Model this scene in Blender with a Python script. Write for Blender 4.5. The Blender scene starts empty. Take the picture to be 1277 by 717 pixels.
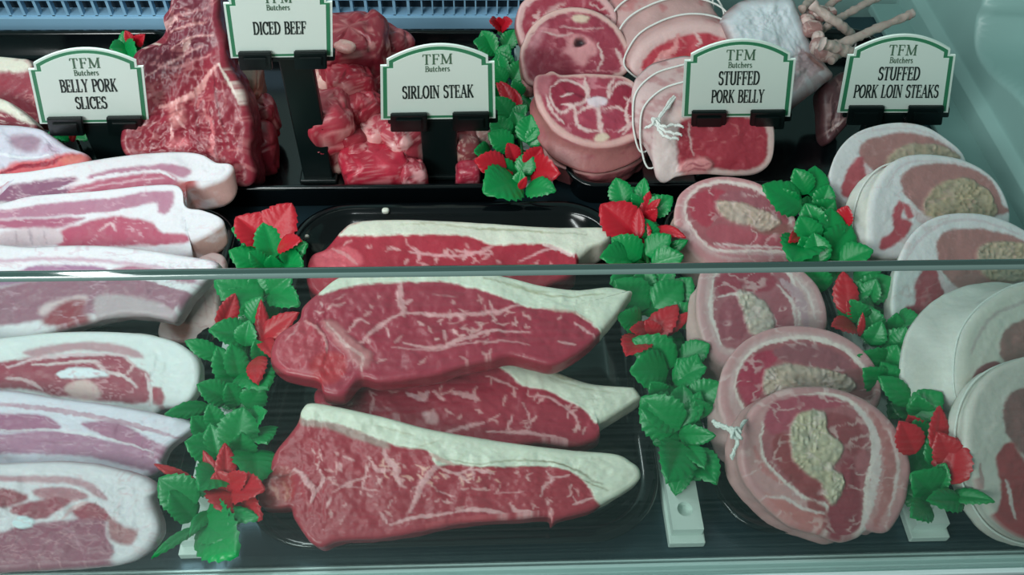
import bpy, bmesh, math, random
import numpy as np
from mathutils import Vector, Matrix

random.seed(7)
sc = bpy.context.scene
COL = sc.collection

# ------------------------------------------------------------------ camera
FPX = 1100.0
CAM = np.array([0, 0, .603])
Yc = np.array([-55, 1311, -1100.0]); Yc /= np.linalg.norm(Yc)
Xc = np.array([1, .013, -.035]); Xc -= Xc.dot(Yc) * Yc; Xc /= np.linalg.norm(Xc)
Zc = np.cross(Xc, Yc)
R = np.stack([Xc, Yc, Zc])            # camera -> world

def ray(px):
    px = np.atleast_2d(np.asarray(px, float))
    d = np.stack([px[:, 0] - 638.5, 358.5 - px[:, 1], np.full(len(px), -FPX)], 1)
    return d @ R.T

def hit(px, n, d0):                    # intersect with plane n.p = d0
    d = ray(px); n = np.asarray(n, float)
    t = (d0 - CAM @ n) / (d @ n)
    return CAM + t[:, None] * d

def P(u, v, z=0.0):
    return hit([(u, v)], (0, 0, 1), z)[0]

cam_d = bpy.data.cameras.new('camera'); cam = bpy.data.objects.new('camera', cam_d)
COL.objects.link(cam); sc.camera = cam
cam_d.sensor_width = 36; cam_d.lens = FPX / 1277 * 36
cam_d.clip_start = .01
M = Matrix([list(R[i]) + [CAM[i]] for i in range(3)] + [[0, 0, 0, 1]])
cam.matrix_world = M

# ------------------------------------------------------------------ colour / noise
def lin(c):
    c = np.asarray(c, float) / 255
    return np.where(c <= .04045, c / 12.92, ((c + .055) / 1.055) ** 2.4)

_tab = np.random.RandomState(3).rand(4096)
def _h(ix, iy, iz):
    return _tab[(ix * 374761393 + iy * 668265263 + iz * 2147483647 % 4093 + iz * 97531) & 4095]
def vnoise(p, seed=0):
    p = np.asarray(p, float) + seed * 17.37
    i = np.floor(p).astype(np.int64); f = p - i; f = f * f * (3 - 2 * f)
    r = 0
    for dx in (0, 1):
        for dy in (0, 1):
            for dz in (0, 1):
                w = (f[:, 0] if dx else 1 - f[:, 0]) * (f[:, 1] if dy else 1 - f[:, 1]) * (f[:, 2] if dz else 1 - f[:, 2])
                r = r + w * _h(i[:, 0] + dx, i[:, 1] + dy, i[:, 2] + dz)
    return r
def fbm(p, seed=0, o=4):
    r, a, s = 0, .5, 0
    for k in range(o):
        r = r + a * vnoise(p * 2 ** k, seed + k * 5); s += a; a *= .55
    return r / s
def sstep(a, b, x):
    t = np.clip((x - a) / (b - a), 0, 1); return t * t * (3 - 2 * t)

def smooth_closed(pts, k=6):
    p = np.asarray(pts, float); n = len(p); out = []
    for i in range(n):
        a, b, c, d = p[i - 1], p[i], p[(i + 1) % n], p[(i + 2) % n]
        for j in range(k):
            t = j / k
            out.append(.5 * (2 * b + (c - a) * t + (2 * a - 5 * b + 4 * c - d) * t * t + (3 * b - a - 3 * c + d) * t ** 3))
    return np.array(out)
def smooth_open(pts, k=6):
    p = np.asarray(pts, float)
    p = np.vstack([2 * p[0] - p[1], p, 2 * p[-1] - p[-2]]); out = []
    for i in range(1, len(p) - 2):
        a, b, c, d = p[i - 1], p[i], p[i + 1], p[i + 2]
        for j in range(k):
            t = j / k
            out.append(.5 * (2 * b + (c - a) * t + (2 * a - 5 * b + 4 * c - d) * t * t + (3 * b - a - 3 * c + d) * t ** 3))
    out.append(p[-2]); return np.array(out)
def resample(p, n, closed=True):
    q = np.vstack([p, p[:1]]) if closed else p
    L = np.r_[0, np.cumsum(np.linalg.norm(np.diff(q, axis=0), axis=1))]
    t = np.linspace(0, L[-1], n, endpoint=not closed)
    return np.stack([np.interp(t, L, q[:, k]) for k in range(q.shape[1])], 1)
def segd(q, a, b):
    ab = b - a; t = np.clip(((q - a) @ ab) / max(ab @ ab, 1e-9), 0, 1)
    return np.hypot(q[:, 0] - a[0] - t * ab[0], q[:, 1] - a[1] - t * ab[1]), t
def sdpoly(q, poly):                   # negative inside
    lo, hi = poly.min(0) - 12, poly.max(0) + 12
    out = np.full(len(q), 50.0)
    m = ((q > lo) & (q < hi)).all(1)
    if not m.any(): return out
    s = q[m]; d = np.full(len(s), 1e9); ins = np.zeros(len(s), bool); n = len(poly)
    for i in range(n):
        a, b = poly[i], poly[(i + 1) % n]
        d = np.minimum(d, segd(s, a, b)[0])
        if a[1] != b[1]:
            c = ((a[1] > s[:, 1]) != (b[1] > s[:, 1])) & (s[:, 0] < (b[0] - a[0]) * (s[:, 1] - a[1]) / (b[1] - a[1]) + a[0])
            ins ^= c
    out[m] = np.where(ins, -d, d); return out

# ------------------------------------------------------------------ materials
def new_mat(name):
    m = bpy.data.materials.new(name); m.use_nodes = True
    nt = m.node_tree; b = nt.nodes['Principled BSDF']; return m, nt, b
def sock(b, **k):
    for n, v in k.items():
        n = n.replace('_', ' ')
        if n in b.inputs: b.inputs[n].default_value = v
def plain(name, c, rough=.5, metal=0, bump=0, bscale=200, var=0, vscale=60, spec=.5, coat=0, sss=0):
    m, nt, b = new_mat(name)
    c4 = (*lin(c), 1)
    sock(b, Base_Color=c4, Roughness=rough, Metallic=metal, Specular_IOR_Level=spec, Coat_Weight=coat)
    if coat: sock(b, Coat_Roughness=.06)
    if sss: sock(b, Subsurface_Weight=sss, Subsurface_Scale=.01)
    tc = nt.nodes.new('ShaderNodeTexCoord')
    if var:
        n = nt.nodes.new('ShaderNodeTexNoise'); n.inputs['Scale'].default_value = vscale; n.inputs['Detail'].default_value = 4
        nt.links.new(tc.outputs['Object'], n.inputs['Vector'])
        r = nt.nodes.new('ShaderNodeMapRange'); r.inputs[3].default_value = 1 - var; r.inputs[4].default_value = 1 + var
        nt.links.new(n.outputs['Fac'], r.inputs[0])
        h = nt.nodes.new('ShaderNodeHueSaturation'); h.inputs['Color'].default_value = c4
        nt.links.new(r.outputs[0], h.inputs['Value']); nt.links.new(h.outputs[0], b.inputs['Base Color'])
    if bump:
        n = nt.nodes.new('ShaderNodeTexNoise'); n.inputs['Scale'].default_value = bscale; n.inputs['Detail'].default_value = 3
        nt.links.new(tc.outputs['Object'], n.inputs['Vector'])
        bp = nt.nodes.new('ShaderNodeBump'); bp.inputs['Strength'].default_value = bump; bp.inputs['Distance'].default_value = .001
        nt.links.new(n.outputs['Fac'], bp.inputs['Height']); nt.links.new(bp.outputs[0], b.inputs['Normal'])
    return m
def flesh(name, rough=.42, spec=.4, bump=.4, var=.07):
    m, nt, b = new_mat(name)
    at = nt.nodes.new('ShaderNodeAttribute'); at.attribute_name = 'Col'
    tc = nt.nodes.new('ShaderNodeTexCoord')
    n = nt.nodes.new('ShaderNodeTexNoise'); n.inputs['Scale'].default_value = 420; n.inputs['Detail'].default_value = 4
    nt.links.new(tc.outputs['Object'], n.inputs['Vector'])
    r = nt.nodes.new('ShaderNodeMapRange'); r.inputs[3].default_value = 1 - var; r.inputs[4].default_value = 1 + var
    nt.links.new(n.outputs['Fac'], r.inputs[0])
    h = nt.nodes.new('ShaderNodeHueSaturation')
    nt.links.new(at.outputs['Color'], h.inputs['Color']); nt.links.new(r.outputs[0], h.inputs['Value'])
    nt.links.new(h.outputs[0], b.inputs['Base Color'])
    bp = nt.nodes.new('ShaderNodeBump'); bp.inputs['Strength'].default_value = bump; bp.inputs['Distance'].default_value = .0008
    n2 = nt.nodes.new('ShaderNodeTexNoise'); n2.inputs['Scale'].default_value = 260; n2.inputs['Detail'].default_value = 5
    nt.links.new(tc.outputs['Object'], n2.inputs['Vector'])
    nt.links.new(n2.outputs['Fac'], bp.inputs['Height']); nt.links.new(bp.outputs[0], b.inputs['Normal'])
    sock(b, Roughness=rough, Specular_IOR_Level=spec, Subsurface_Weight=.12, Subsurface_Scale=.004)
    return m
MEAT = flesh('raw_meat')
BEEF = flesh('beef', .34, .5, .35, .12)
FATM = flesh('pork_fat', .5, .35, .35)
LEAFG = plain('green_plastic', (10, 138, 70), .36, var=.16, vscale=40, bump=.15, bscale=500, sss=.15)
LEAFR = plain('red_plastic', (190, 26, 44), .38, var=.14, vscale=40, bump=.15, bscale=500, sss=.15)
BLACK = plain('black_tray', (8, 13, 16), .13, spec=.5, bump=.05, bscale=60)
CARDBLK = plain('black_holder', (12, 24, 24), .3, bump=.05)
CARDW = plain('card_white', (236, 252, 244), .35)
CARDG = plain('card_green', (58, 138, 100), .4)
INKG = plain('ink_green', (84, 120, 96), .5)
INK = plain('ink_dark', (34, 50, 48), .5)
STEEL = plain('steel', (52, 74, 84), .25, metal=.6, bump=.1, bscale=30, var=.06)
ALU = plain('aluminium', (206, 228, 228), .3, metal=.1, bump=.03)
CASE = plain('case_plastic', (140, 176, 172), .42, var=.04, vscale=8, bump=.05)
WHITEP = plain('white_plastic', (214, 228, 222), .4, bump=.05)
DARKP = plain('dark_recess', (22, 40, 52), .6)
STRING = plain('butcher_string', (232, 234, 230), .7, bump=.8, bscale=900)
SHOP = plain('shop_floor', (62, 88, 86), .6, var=.2, vscale=2)
STALK = plain('stalk_green', (40, 120, 60), .5, var=.1)
BONEM = flesh('bone', .45, .4, .5)

# ------------------------------------------------------------------ object helpers
ORG = {}
def mk(name, V, F, mat, parent=None, cols=None, smooth=True, origin=None, weld=False):
    V = np.asarray(V, float)
    if origin is None:
        origin = ORG[parent.name] if parent is not None else np.array([(V[:, 0].min() + V[:, 0].max()) / 2, (V[:, 1].min() + V[:, 1].max()) / 2, V[:, 2].min()])
    me = bpy.data.meshes.new(name)
    me.from_pydata((V - origin).tolist(), [], F if isinstance(F, list) else F.tolist())
    if cols is not None:
        a = me.color_attributes.new('Col', 'FLOAT_COLOR', 'POINT')
        c = np.ones((len(V), 4), np.float32); c[:, :3] = cols
        a.data.foreach_set('color', c.ravel())
    if weld:
        bm = bmesh.new(); bm.from_mesh(me); bmesh.ops.remove_doubles(bm, verts=bm.verts, dist=2e-6)
        bm.to_mesh(me); bm.free()
    if smooth: me.polygons.foreach_set('use_smooth', [True] * len(me.polygons))
    me.materials.append(mat); me.update()
    o = bpy.data.objects.new(name, me); COL.objects.link(o)
    if parent is not None:
        o.parent = parent; o.location = origin - ORG[parent.name]
    else: o.location = origin
    ORG[o.name] = np.asarray(origin, float)
    return o
def tag(o, label=None, cat=None, group=None, kind=None):
    if label: o['label'] = label
    if cat: o['category'] = cat
    if group: o['group'] = group
    if kind: o['kind'] = kind
    return o
def thing(name, loc, label, cat, group=None):
    o = bpy.data.objects.new(name, None); COL.objects.link(o); o.location = loc; o.empty_display_size = .02
    ORG[o.name] = np.asarray(loc, float); return tag(o, label, cat, group)

class MB:
    def __init__(s): s.V = []; s.F = []
    def add(s, V, F):
        b = len(s.V); s.V += [tuple(v) for v in V]; s.F += [tuple(b + i for i in f) for f in F]; return s
    def box(s, x0, x1, y0, y1, z0, z1, bev=0):
        if bev:
            bm = bmesh.new(); bmesh.ops.create_cube(bm, size=1)
            for v in bm.verts: v.co = Vector(((x0 + x1) / 2 + v.co.x * (x1 - x0), (y0 + y1) / 2 + v.co.y * (y1 - y0), (z0 + z1) / 2 + v.co.z * (z1 - z0)))
            bmesh.ops.bevel(bm, geom=bm.edges[:], offset=bev, segments=2, affect='EDGES', profile=.5)
            bm.verts.index_update(); s.add([v.co[:] for v in bm.verts], [[v.index for v in f.verts] for f in bm.faces]); bm.free(); return s
        V = [(x, y, z) for x in (x0, x1) for y in (y0, y1) for z in (z0, z1)]
        return s.add(V, [(0, 1, 3, 2), (4, 6, 7, 5), (0, 4, 5, 1), (2, 3, 7, 6), (0, 2, 6, 4), (1, 5, 7, 3)])
    def tube(s, pts, rad, n=10, cap=True):
        pts = np.asarray(pts, float); rad = np.broadcast_to(np.asarray(rad, float), (len(pts),))
        T = np.gradient(pts, axis=0); T /= np.linalg.norm(T, axis=1)[:, None] + 1e-12
        up = np.array([0, 0, 1.0]) if abs(T[0][2]) < .9 else np.array([1.0, 0, 0]); V = []; prev = up
        for i, (p, t) in enumerate(zip(pts, T)):
            a = prev - t * (prev @ t); a /= np.linalg.norm(a) + 1e-12; b = np.cross(t, a); prev = a
            for k in range(n):
                w = 2 * math.pi * k / n; V.append(p + rad[i] * (a * math.cos(w) + b * math.sin(w)))
        F = [(i * n + k, i * n + (k + 1) % n, (i + 1) * n + (k + 1) % n, (i + 1) * n + k) for i in range(len(pts) - 1) for k in range(n)]
        if cap: F += [tuple(range(n))[::-1], tuple((len(pts) - 1) * n + k for k in range(n))]
        return s.add(V, F)
    def build(s, name, mat, parent=None, smooth=False, **k): return mk(name, np.array(s.V), s.F, mat, parent, smooth=smooth, **k)

# ------------------------------------------------------------------ painted slabs of meat
def p(pts, col, soft=2.0, dh=0.0, part=None, a=1.0): return dict(k='p', pts=pts, col=col, soft=soft, dh=dh, part=part, a=a)
def l(pts, w, col, soft=1.5, a=1.0, dh=0.0): return dict(k='l', pts=pts, w=w, col=col, soft=soft, a=a, dh=dh, part=None)
def nz(th, col, fx=.06, fy=.1, pts=None, a=.8, seed=0, wid=.05): return dict(k='n', pts=pts, th=th, col=col, fx=fx, fy=fy, a=a, seed=seed, wid=wid, part=None)
def rim(w, col, soft=2.0, a=1.0, part=None, dh=0.0): return dict(k='r', w=w, col=col, soft=soft, a=a, part=part, dh=dh)
def stuff(pts, col, part='stuffing'): return dict(k='s', pts=pts, col=col, part=part)

def slab(name, tx, outline, foot, sy, T, base, feats=(), sx=0.0, label=None, cat=None, group=None, tvec=None, er=.003, relief=.0012,
         side=None, step=2.2, warp=2.5, mat=None, sidenoise=.0012, bulge=.0, rfreq=.05, seed=0, spine=None, k=6):
    x0, y0, s = tx
    cv = lambda a: np.asarray(a, float) / s + (x0, y0)
    ol = smooth_closed(cv(outline), k)
    per = np.linalg.norm(np.diff(np.vstack([ol, ol[:1]]), axis=0), axis=1).sum()
    n = int(per / step); ol = resample(ol, n)
    # plane
    fp = P(foot[0], foot[1], foot[2])
    N = np.array([-sx, -sy, 1.0]); d0 = N @ fp; N1 = N / np.linalg.norm(N)
    # spine
    if spine is None:
        c = (ol.max(0) + ol.min(0)) / 2; q = ol - ol.mean(0); w, e = np.linalg.eigh(q.T @ q)
        ax = e[:, 1]; pr = q @ ax; hl = (pr.max() - pr.min()) / 2; pw = q @ e[:, 0]; hw = (pw.max() - pw.min()) / 2
        c = ol.mean(0) + ax * (pr.max() + pr.min()) / 2 + e[:, 0] * (pw.max() + pw.min()) / 2
        h = max(hl - hw * 1.0, 0)
        A, B = c - ax * h, c + ax * h
    else: A, B = cv(spine)
    ab = B - A; tt = np.clip(((ol - A) @ ab) / max(ab @ ab, 1e-6), 0, 1)
    mid = A + tt[:, None] * ab
    nr = int(max(6, np.linalg.norm(ol - mid, axis=1).max() / step))
    O3, M3 = hit(ol, N, d0), hit(mid, N, d0)
    inn = M3 - O3; dist = np.linalg.norm(inn, axis=1); inn /= dist[:, None] + 1e-9
    tv = -N1 * T if tvec is None else np.asarray(tvec, float)
    Tl = np.linalg.norm(tv); td = tv / Tl
    out_n = -inn
    er = min(er, Tl * .45)
    ring3, ringp, kind = [], [], []
    E3 = O3 + inn * er
    for i in range(nr + 1):
        t = i / nr
        ring3.append(M3 + (E3 - M3) * t); ringp.append(mid + (ol - mid) * t); kind.append(0.0)
    for ph in (.35, .7, 1.0):
        a = ph * math.pi / 2
        ring3.append(O3 + inn * er * (1 - math.sin(a)) + td * er * (1 - math.cos(a))); ringp.append(ol); kind.append(ph)
    ns = int(max(3, (Tl - 2 * er) / .0018))
    for i in range(1, ns + 1):
        q = i / ns; ring3.append(O3 + td * (er + (Tl - 2 * er) * q) - inn * bulge * math.sin(math.pi * q)); ringp.append(ol); kind.append(1 + q)
    for ph in (.6, 1.0):
        a = ph * math.pi / 2
        ring3.append(O3 + inn * er * (1 - math.cos(a)) + td * (Tl - er + er * math.sin(a))); ringp.append(ol); kind.append(2.0)
    for t in (.6, .2, 0):
        ring3.append(M3 + (E3 - M3) * t + tv); ringp.append(ol); kind.append(2.0)
    NR = len(ring3)
    V = np.concatenate(ring3); Q = np.concatenate(ringp); K = np.repeat(kind, n)
    # colours
    q3 = np.c_[Q * .06, np.full(len(Q), seed)]
    Qw = Q + warp * 2 * np.c_[fbm(q3 * 1.3, 1 + seed) - .5, fbm(q3 * 1.3, 9 + seed) - .5] + warp * .8 * np.c_[vnoise(q3 * 5, 3) - .5, vnoise(q3 * 5, 4) - .5]
    C = np.tile(lin(base), (len(Q), 1)); Hh = np.zeros(len(Q)); part = np.zeros(len(Q), int); names = []
    face = K < .5
    for ft in feats:
        kd = ft['k']
        if kd in 'ps':
            pl = smooth_closed(cv(ft['pts']), 4); d = sdpoly(Qw, pl)
            soft = ft.get('soft', 2.5); m = sstep(soft, -soft, d) * ft.get('a', 1)
            c = lin(ft['col'])
            if kd == 's':
                g = vnoise(np.c_[Q * .28, np.zeros(len(Q))], 31); g2 = vnoise(np.c_[Q * .12, np.zeros(len(Q))], 37)
                cc = c * (.62 + .66 * g[:, None]) * (1 + .14 * (g2[:, None] - .5) * np.array([1.2, .6, -.4]))
                C = C * (1 - m[:, None]) + cc * m[:, None]; Hh += m * (.0036 * np.sqrt(g) - .0008)
            else:
                C = C * (1 - m[:, None]) + c * m[:, None]; Hh += m * ft['dh']
        elif kd == 'l':
            pl = smooth_open(cv(ft['pts']), 4); dm = np.full(len(Q), 1e9); ns_ = len(pl) - 1
            for i in range(ns_):
                d, t = segd(Qw, pl[i], pl[i + 1]); u = (i + t) / ns_
                w = ft['w'] / s * .5 * (1.25 if mat is BEEF else 1.0) * (.55 + .8 * vnoise(q3 * 7, 91)) * (.45 + .75 * np.sin(np.pi * np.clip(u, .04, .96)))
                dm = np.minimum(dm, d - w)
            m = sstep(ft['soft'], -ft['soft'] * .6, dm) * ft['a']
            m *= .72 + .5 * vnoise(q3 * 4, 77)
            m = np.clip(m, 0, 1)
            C = C * (1 - m[:, None]) + lin(ft['col']) * m[:, None]; Hh += m * ft['dh']
        elif kd == 'n':
            v = fbm(np.c_[Qw[:, 0] * ft['fx'], Qw[:, 1] * ft['fy'], np.full(len(Q), 2.0)], ft['seed'] + seed, 3)
            m = sstep(ft['th'], ft['th'] + ft['wid'], 1 - np.abs(2 * v - 1)) * ft['a']
            if ft['pts'] is not None: m *= sstep(6, -6, sdpoly(Q, smooth_closed(cv(ft['pts']), 3)))
            m *= sstep(.35, .6, fbm(q3 * .9, 55 + ft['seed'], 2))
            C = C * (1 - m[:, None]) + lin(ft['col']) * m[:, None]
        elif kd == 'r':
            d = sdpoly(Qw, ol[::3]); m = sstep(-ft['w'] / s - ft['soft'], -ft['w'] / s + ft['soft'], d) * ft['a']
            m = np.where(K > .5, ft['a'], m)
            C = C * (1 - m[:, None]) + lin(ft['col']) * m[:, None]; Hh += np.where(K > .5, 0, m) * ft['dh']
        if ft.get('part'):
            if ft['part'] not in names: names.append(ft['part'])
            part[m > .5] = names.index(ft['part']) + 1
        elif kd == 'p':
            part[m > .5] = 0
    tint = fbm(q3 * .7, 21 + seed)[:, None]
    C = C * ((.86 + .28 * tint) if mat is not None else (.94 + .12 * tint))
    if side is not None:
        w = (sstep(.4, 1.05, K) if er < .008 else sstep(0, .7, K))[:, None] * np.where(part == 0, .9, .25)[:, None]; sn = fbm(V * 60, 5)[:, None]
        sm = sstep(.5, .64, fbm(V * np.array([60, 60, 170]), 15 + seed))[:, None] * .5
        sc2 = lin(side) * (.75 + .5 * sn); sc2 = sc2 * (1 - sm) + lin(base) * .85 * sm
        C = C * (1 - w) + sc2 * w
    # relief
    wf = np.clip(1 - K, 0, 1) * (face + (1 - face) * .5)
    rl = (fbm(np.c_[Q * rfreq, np.zeros(len(Q))], 41 + seed) - .5) * 2 * relief
    edge_t = np.concatenate([np.full(n, min(1, i / nr)) for i in range(nr + 1)] + [np.ones(n)] * (NR - nr - 1))
    V = V + N1 * ((rl + Hh) * wf * (1 - .6 * edge_t ** 6))[:, None]
    on = np.tile(out_n, (NR, 1)); sn = (fbm(V * 70, 11 + seed) - .5) * 2 * sidenoise
    V = V + on * (np.where(K >= 1, sn, 0))[:, None]
    idx = np.arange(n); F = []
    for r in range(NR - 1):
        a = r * n + idx; b = r * n + (idx + 1) % n
        F.append(np.stack([a, a + n, b + n, b], 1))
    F = np.concatenate(F)
    # orientation: top must face N1
    fm = F[n * (nr // 2)]; nn = np.cross(V[fm[1]] - V[fm[0]], V[fm[3]] - V[fm[0]])
    if nn @ N1 < 0: F = F[:, ::-1]
    m = mat or MEAT
    def sub(nm, sel, parent=None, origin=None):
        f = F[sel]; u, inv = np.unique(f, return_inverse=True)
        return mk(nm, V[u], inv.reshape(f.shape), m, parent, cols=C[u], weld=True, origin=origin)
    fp_ = np.median(part[F], axis=1).astype(int)
    org = np.array([V[:, 0].mean(), V[:, 1].mean(), V[:, 2].min()])
    o = sub(name, fp_ == 0, origin=org); tag(o, label, cat, group)
    for i, nm in enumerate(names):
        if (fp_ == i + 1).sum() > 12: sub(nm, fp_ == i + 1, o)
    o_info = dict(O3=O3, M3=M3, tv=tv, td=td, out=out_n, N1=N1, ol=ol, er=er)
    return o, o_info

def string_ring(o, info, frac, rad=.0011, off=.0006, bulge=0, name='string', sel=None):
    O = info['O3'] + info['tv'] * frac + info['out'] * (off + bulge)
    O = resample(O, 120)
    if sel is not None: O = O[sel(O)] if callable(sel) else O
    b = MB(); b.tube(np.vstack([O, O[:1]]), rad, 8, cap=False); return b.build(name, STRING, o, smooth=True)

def blob(name, u, v, z, ru, rv, rz, base, fat, label, cat, group, th=.62, seed=0, rot=0.0, pw=.75, fq=60, amp=.25, mat=None, parent=None, dark=None):
    c = P(u, v, z); sc_ = np.linalg.norm(c - CAM) / FPX
    nu, nv = 56, 36
    th_ = np.linspace(0, 2 * math.pi, nu, endpoint=False); ph = np.linspace(-math.pi / 2, math.pi / 2, nv)
    D = np.array([[math.cos(b) * math.cos(a), math.cos(b) * math.sin(a), math.sin(b)] for b in ph for a in th_])
    S = np.sign(D) * np.abs(D) ** pw
    A = S * np.array([ru * sc_, rv * sc_ * 1.1, rz])
    ca, sa = math.cos(rot), math.sin(rot)
    A = A @ np.array([[ca, sa, 0], [-sa, ca, 0], [0, 0, 1]])
    h = fbm(A * fq * .55 + seed * 3.1, seed, 3) - .5; h2 = 1 - np.abs(2 * fbm(A * fq * .7 + seed, seed + 4, 2) - 1)
    A = A * (1 + amp * 2 * h - .10 * sstep(.86, 1.0, h2))[:, None]
    V = A + c
    n1 = fbm(A * np.array([70, 70, 110]) + seed * 7.7, seed + 9); n2 = fbm(A * np.array([160, 60, 160]) + seed * 2, seed + 2, 3)
    C = np.tile(lin(base), (len(V), 1)) * (.72 + .56 * fbm(A * 90, seed + 1))[:, None]
    if dark is not None:
        m = sstep(.5, .6, fbm(A * 45, seed + 30))[:, None]; C = C * (1 - m) + lin(dark) * m
    m = sstep(th, th + .07, n1)[:, None]; C = C * (1 - m) + lin(fat) * m
    m = (sstep(.9, .98, 1 - np.abs(2 * n2 - 1)) * .55)[:, None]; C = C * (1 - m) + lin(fat) * m
    F = [(j * nu + i, j * nu + (i + 1) % nu, (j + 1) * nu + (i + 1) % nu, (j + 1) * nu + i) for j in range(nv - 1) for i in range(nu)]
    return tag(mk(name, V, F, mat or BEEF, parent, cols=C, weld=True), label, cat, group)

# ------------------------------------------------------------------ the display case
def rr(x0, x1, y0, y1, r, ins, z, n=12):
    x0 += ins; x1 -= ins; y0 += ins; y1 -= ins; r = max(r - ins, .004); out = []
    for cx, cy, a0 in ((x1 - r, y1 - r, 0), (x0 + r, y1 - r, 90), (x0 + r, y0 + r, 180), (x1 - r, y0 + r, 270)):
        for k in range(n + 1):
            a = math.radians(a0 + 90 * k / n); out.append((cx + r * math.cos(a), cy + r * math.sin(a), z))
    return out
def tray(x0, x1, y0, y1, r, label, h=.018, w=1.0):
    prof = [(.02 * w, .0006), (.014 * w, .001), (.003, h - .004), (0, h - .0015), (.001, h), (.004, h + .0006), (.012 * w, h - .0005), (.014 * w, h - .003), (.024 * w, .005), (.03 * w, .0032), (.034 * w, .003)]
    V = []; F = []; n = len(rr(0, 1, 0, 1, .1, 0, 0))
    for i, z in prof: V += rr(x0, x1, y0, y1, r, i, z)
    for j in range(len(prof) - 1):
        F += [(j * n + k, j * n + (k + 1) % n, (j + 1) * n + (k + 1) % n, (j + 1) * n + k) for k in range(n)]
    F += [tuple(range(n))[::-1], tuple((len(prof) - 1) * n + k for k in range(n))]
    o = mk('display_tray', V, F, BLACK); tag(o, label, 'tray', 'black display trays'); return o
tray(-.173, .129, .258, .598, .055, 'black glossy tray with rounded corners holding the four large sirloin steaks')
tray(-.62, -.222, .258, .598, .045, 'black tray under the pork belly slices at the left front')
tray(.168, .300, .262, .598, .04, 'black tray under the round stuffed pork belly slices')
tray(.343, .478, .262, .598, .04, 'black tray under the stuffed pork loin steaks by the case end wall')
tray(-.62, -.33, .604, .862, .03, 'black tray at the back left behind the belly pork sign', h=.03, w=.5)
tray(-.325, .03, .604, .862, .03, 'black tray at the back under the diced beef and the big beef piece', h=.03, w=.5)
tray(.082, .452, .604, .862, .03, 'black tray at the back under the lamb slices and tied joints', h=.03, w=.5)

b = MB(); b.box(-.8, .53, .2485, .93, -.02, 0, .001); tag(b.build('floor', STEEL), kind='structure')
b = MB(); b.box(-3, 3, -3, .2, -.96, -.93); tag(b.build('floor', SHOP), kind='structure')
b = MB(); b.box(-.8, .56, .19, .225, -.8, -.03, .002); tag(b.build('wall_front', plain('case_front', (60, 80, 82), .5)), kind='structure')
b = MB(); b.box(-.8, .56, .2345, .2383, -.03, .004, .0008); b.box(-.8, .56, .2433, .2460, -.03, .0085, .0008); b.box(-.8, .56, .236, .2465, -.03, -.004)
tag(b.build('trim_1', ALU), kind='structure')
b = MB(); b.box(-.8, .56, .195, .2340, -.03, .001, .002); tag(b.build('trim_2', plain('bumper', (36, 56, 58), .5)), kind='structure')
b = MB(); b.box(-.8, .516, .2490, .2502, 0, .004); tag(b.build('trim_3', ALU), kind='structure')

# glass
def glass_mat():
    m = bpy.data.materials.new('clear_glass'); m.use_nodes = True; nt = m.node_tree; nt.nodes.clear()
    out = nt.nodes.new('ShaderNodeOutputMaterial'); tr = nt.nodes.new('ShaderNodeBsdfTransparent'); tr.inputs[0].default_value = (.93, .975, .96, 1)
    gl = nt.nodes.new('ShaderNodeBsdfGlossy'); gl.inputs['Roughness'].default_value = .02; gl.inputs[0].default_value = (.95, 1, .98, 1)
    fr = nt.nodes.new('ShaderNodeFresnel'); fr.inputs[0].default_value = 1.5
    ge = nt.nodes.new('ShaderNodeNewGeometry'); ir = nt.nodes.new('ShaderNodeMapRange'); ir.inputs[3].default_value = 1.5; ir.inputs[4].default_value = 1 / 1.5
    nt.links.new(ge.outputs['Backfacing'], ir.inputs[0]); nt.links.new(ir.outputs[0], fr.inputs[0])
    mx = nt.nodes.new('ShaderNodeMixShader'); nt.links.new(fr.outputs[0], mx.inputs[0]); nt.links.new(tr.outputs[0], mx.inputs[1]); nt.links.new(gl.outputs[0], mx.inputs[2])
    df = nt.nodes.new('ShaderNodeBsdfDiffuse'); df.inputs[0].default_value = (.62, .78, .76, 1)
    tc = nt.nodes.new('ShaderNodeTexCoord'); mp = nt.nodes.new('ShaderNodeMapping'); mp.inputs['Scale'].default_value = (5, 5, 260)
    nz_ = nt.nodes.new('ShaderNodeTexNoise'); nz_.inputs['Scale'].default_value = 1.0; nz_.inputs['Detail'].default_value = 3
    nt.links.new(tc.outputs['Object'], mp.inputs[0]); nt.links.new(mp.outputs[0], nz_.inputs['Vector'])
    r = nt.nodes.new('ShaderNodeMapRange'); r.inputs[1].default_value = .38; r.inputs[2].default_value = .72; r.inputs[3].default_value = .002; r.inputs[4].default_value = .024
    nt.links.new(nz_.outputs['Fac'], r.inputs[0])
    m2 = nt.nodes.new('ShaderNodeMixShader'); nt.links.new(r.outputs[0], m2.inputs[0]); nt.links.new(mx.outputs[0], m2.inputs[1]); nt.links.new(df.outputs[0], m2.inputs[2])
    nt.links.new(m2.outputs[0], out.inputs[0]); return m
GT = .3270
g = MB(); g.box(-.8, .514, .2385, .2430, -.003, GT)
GO = tag(g.build('glass_panel', glass_mat()), 'clear low glass panel along the front of the case with a polished top edge', 'glass')
e = MB(); prof = [(.2384, GT - .0005), (.2384, GT + .0010), (.2393, GT + .0017), (.24075, GT + .0020), (.2422, GT + .0017), (.2431, GT + .0010), (.2431, GT - .0005)]
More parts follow.
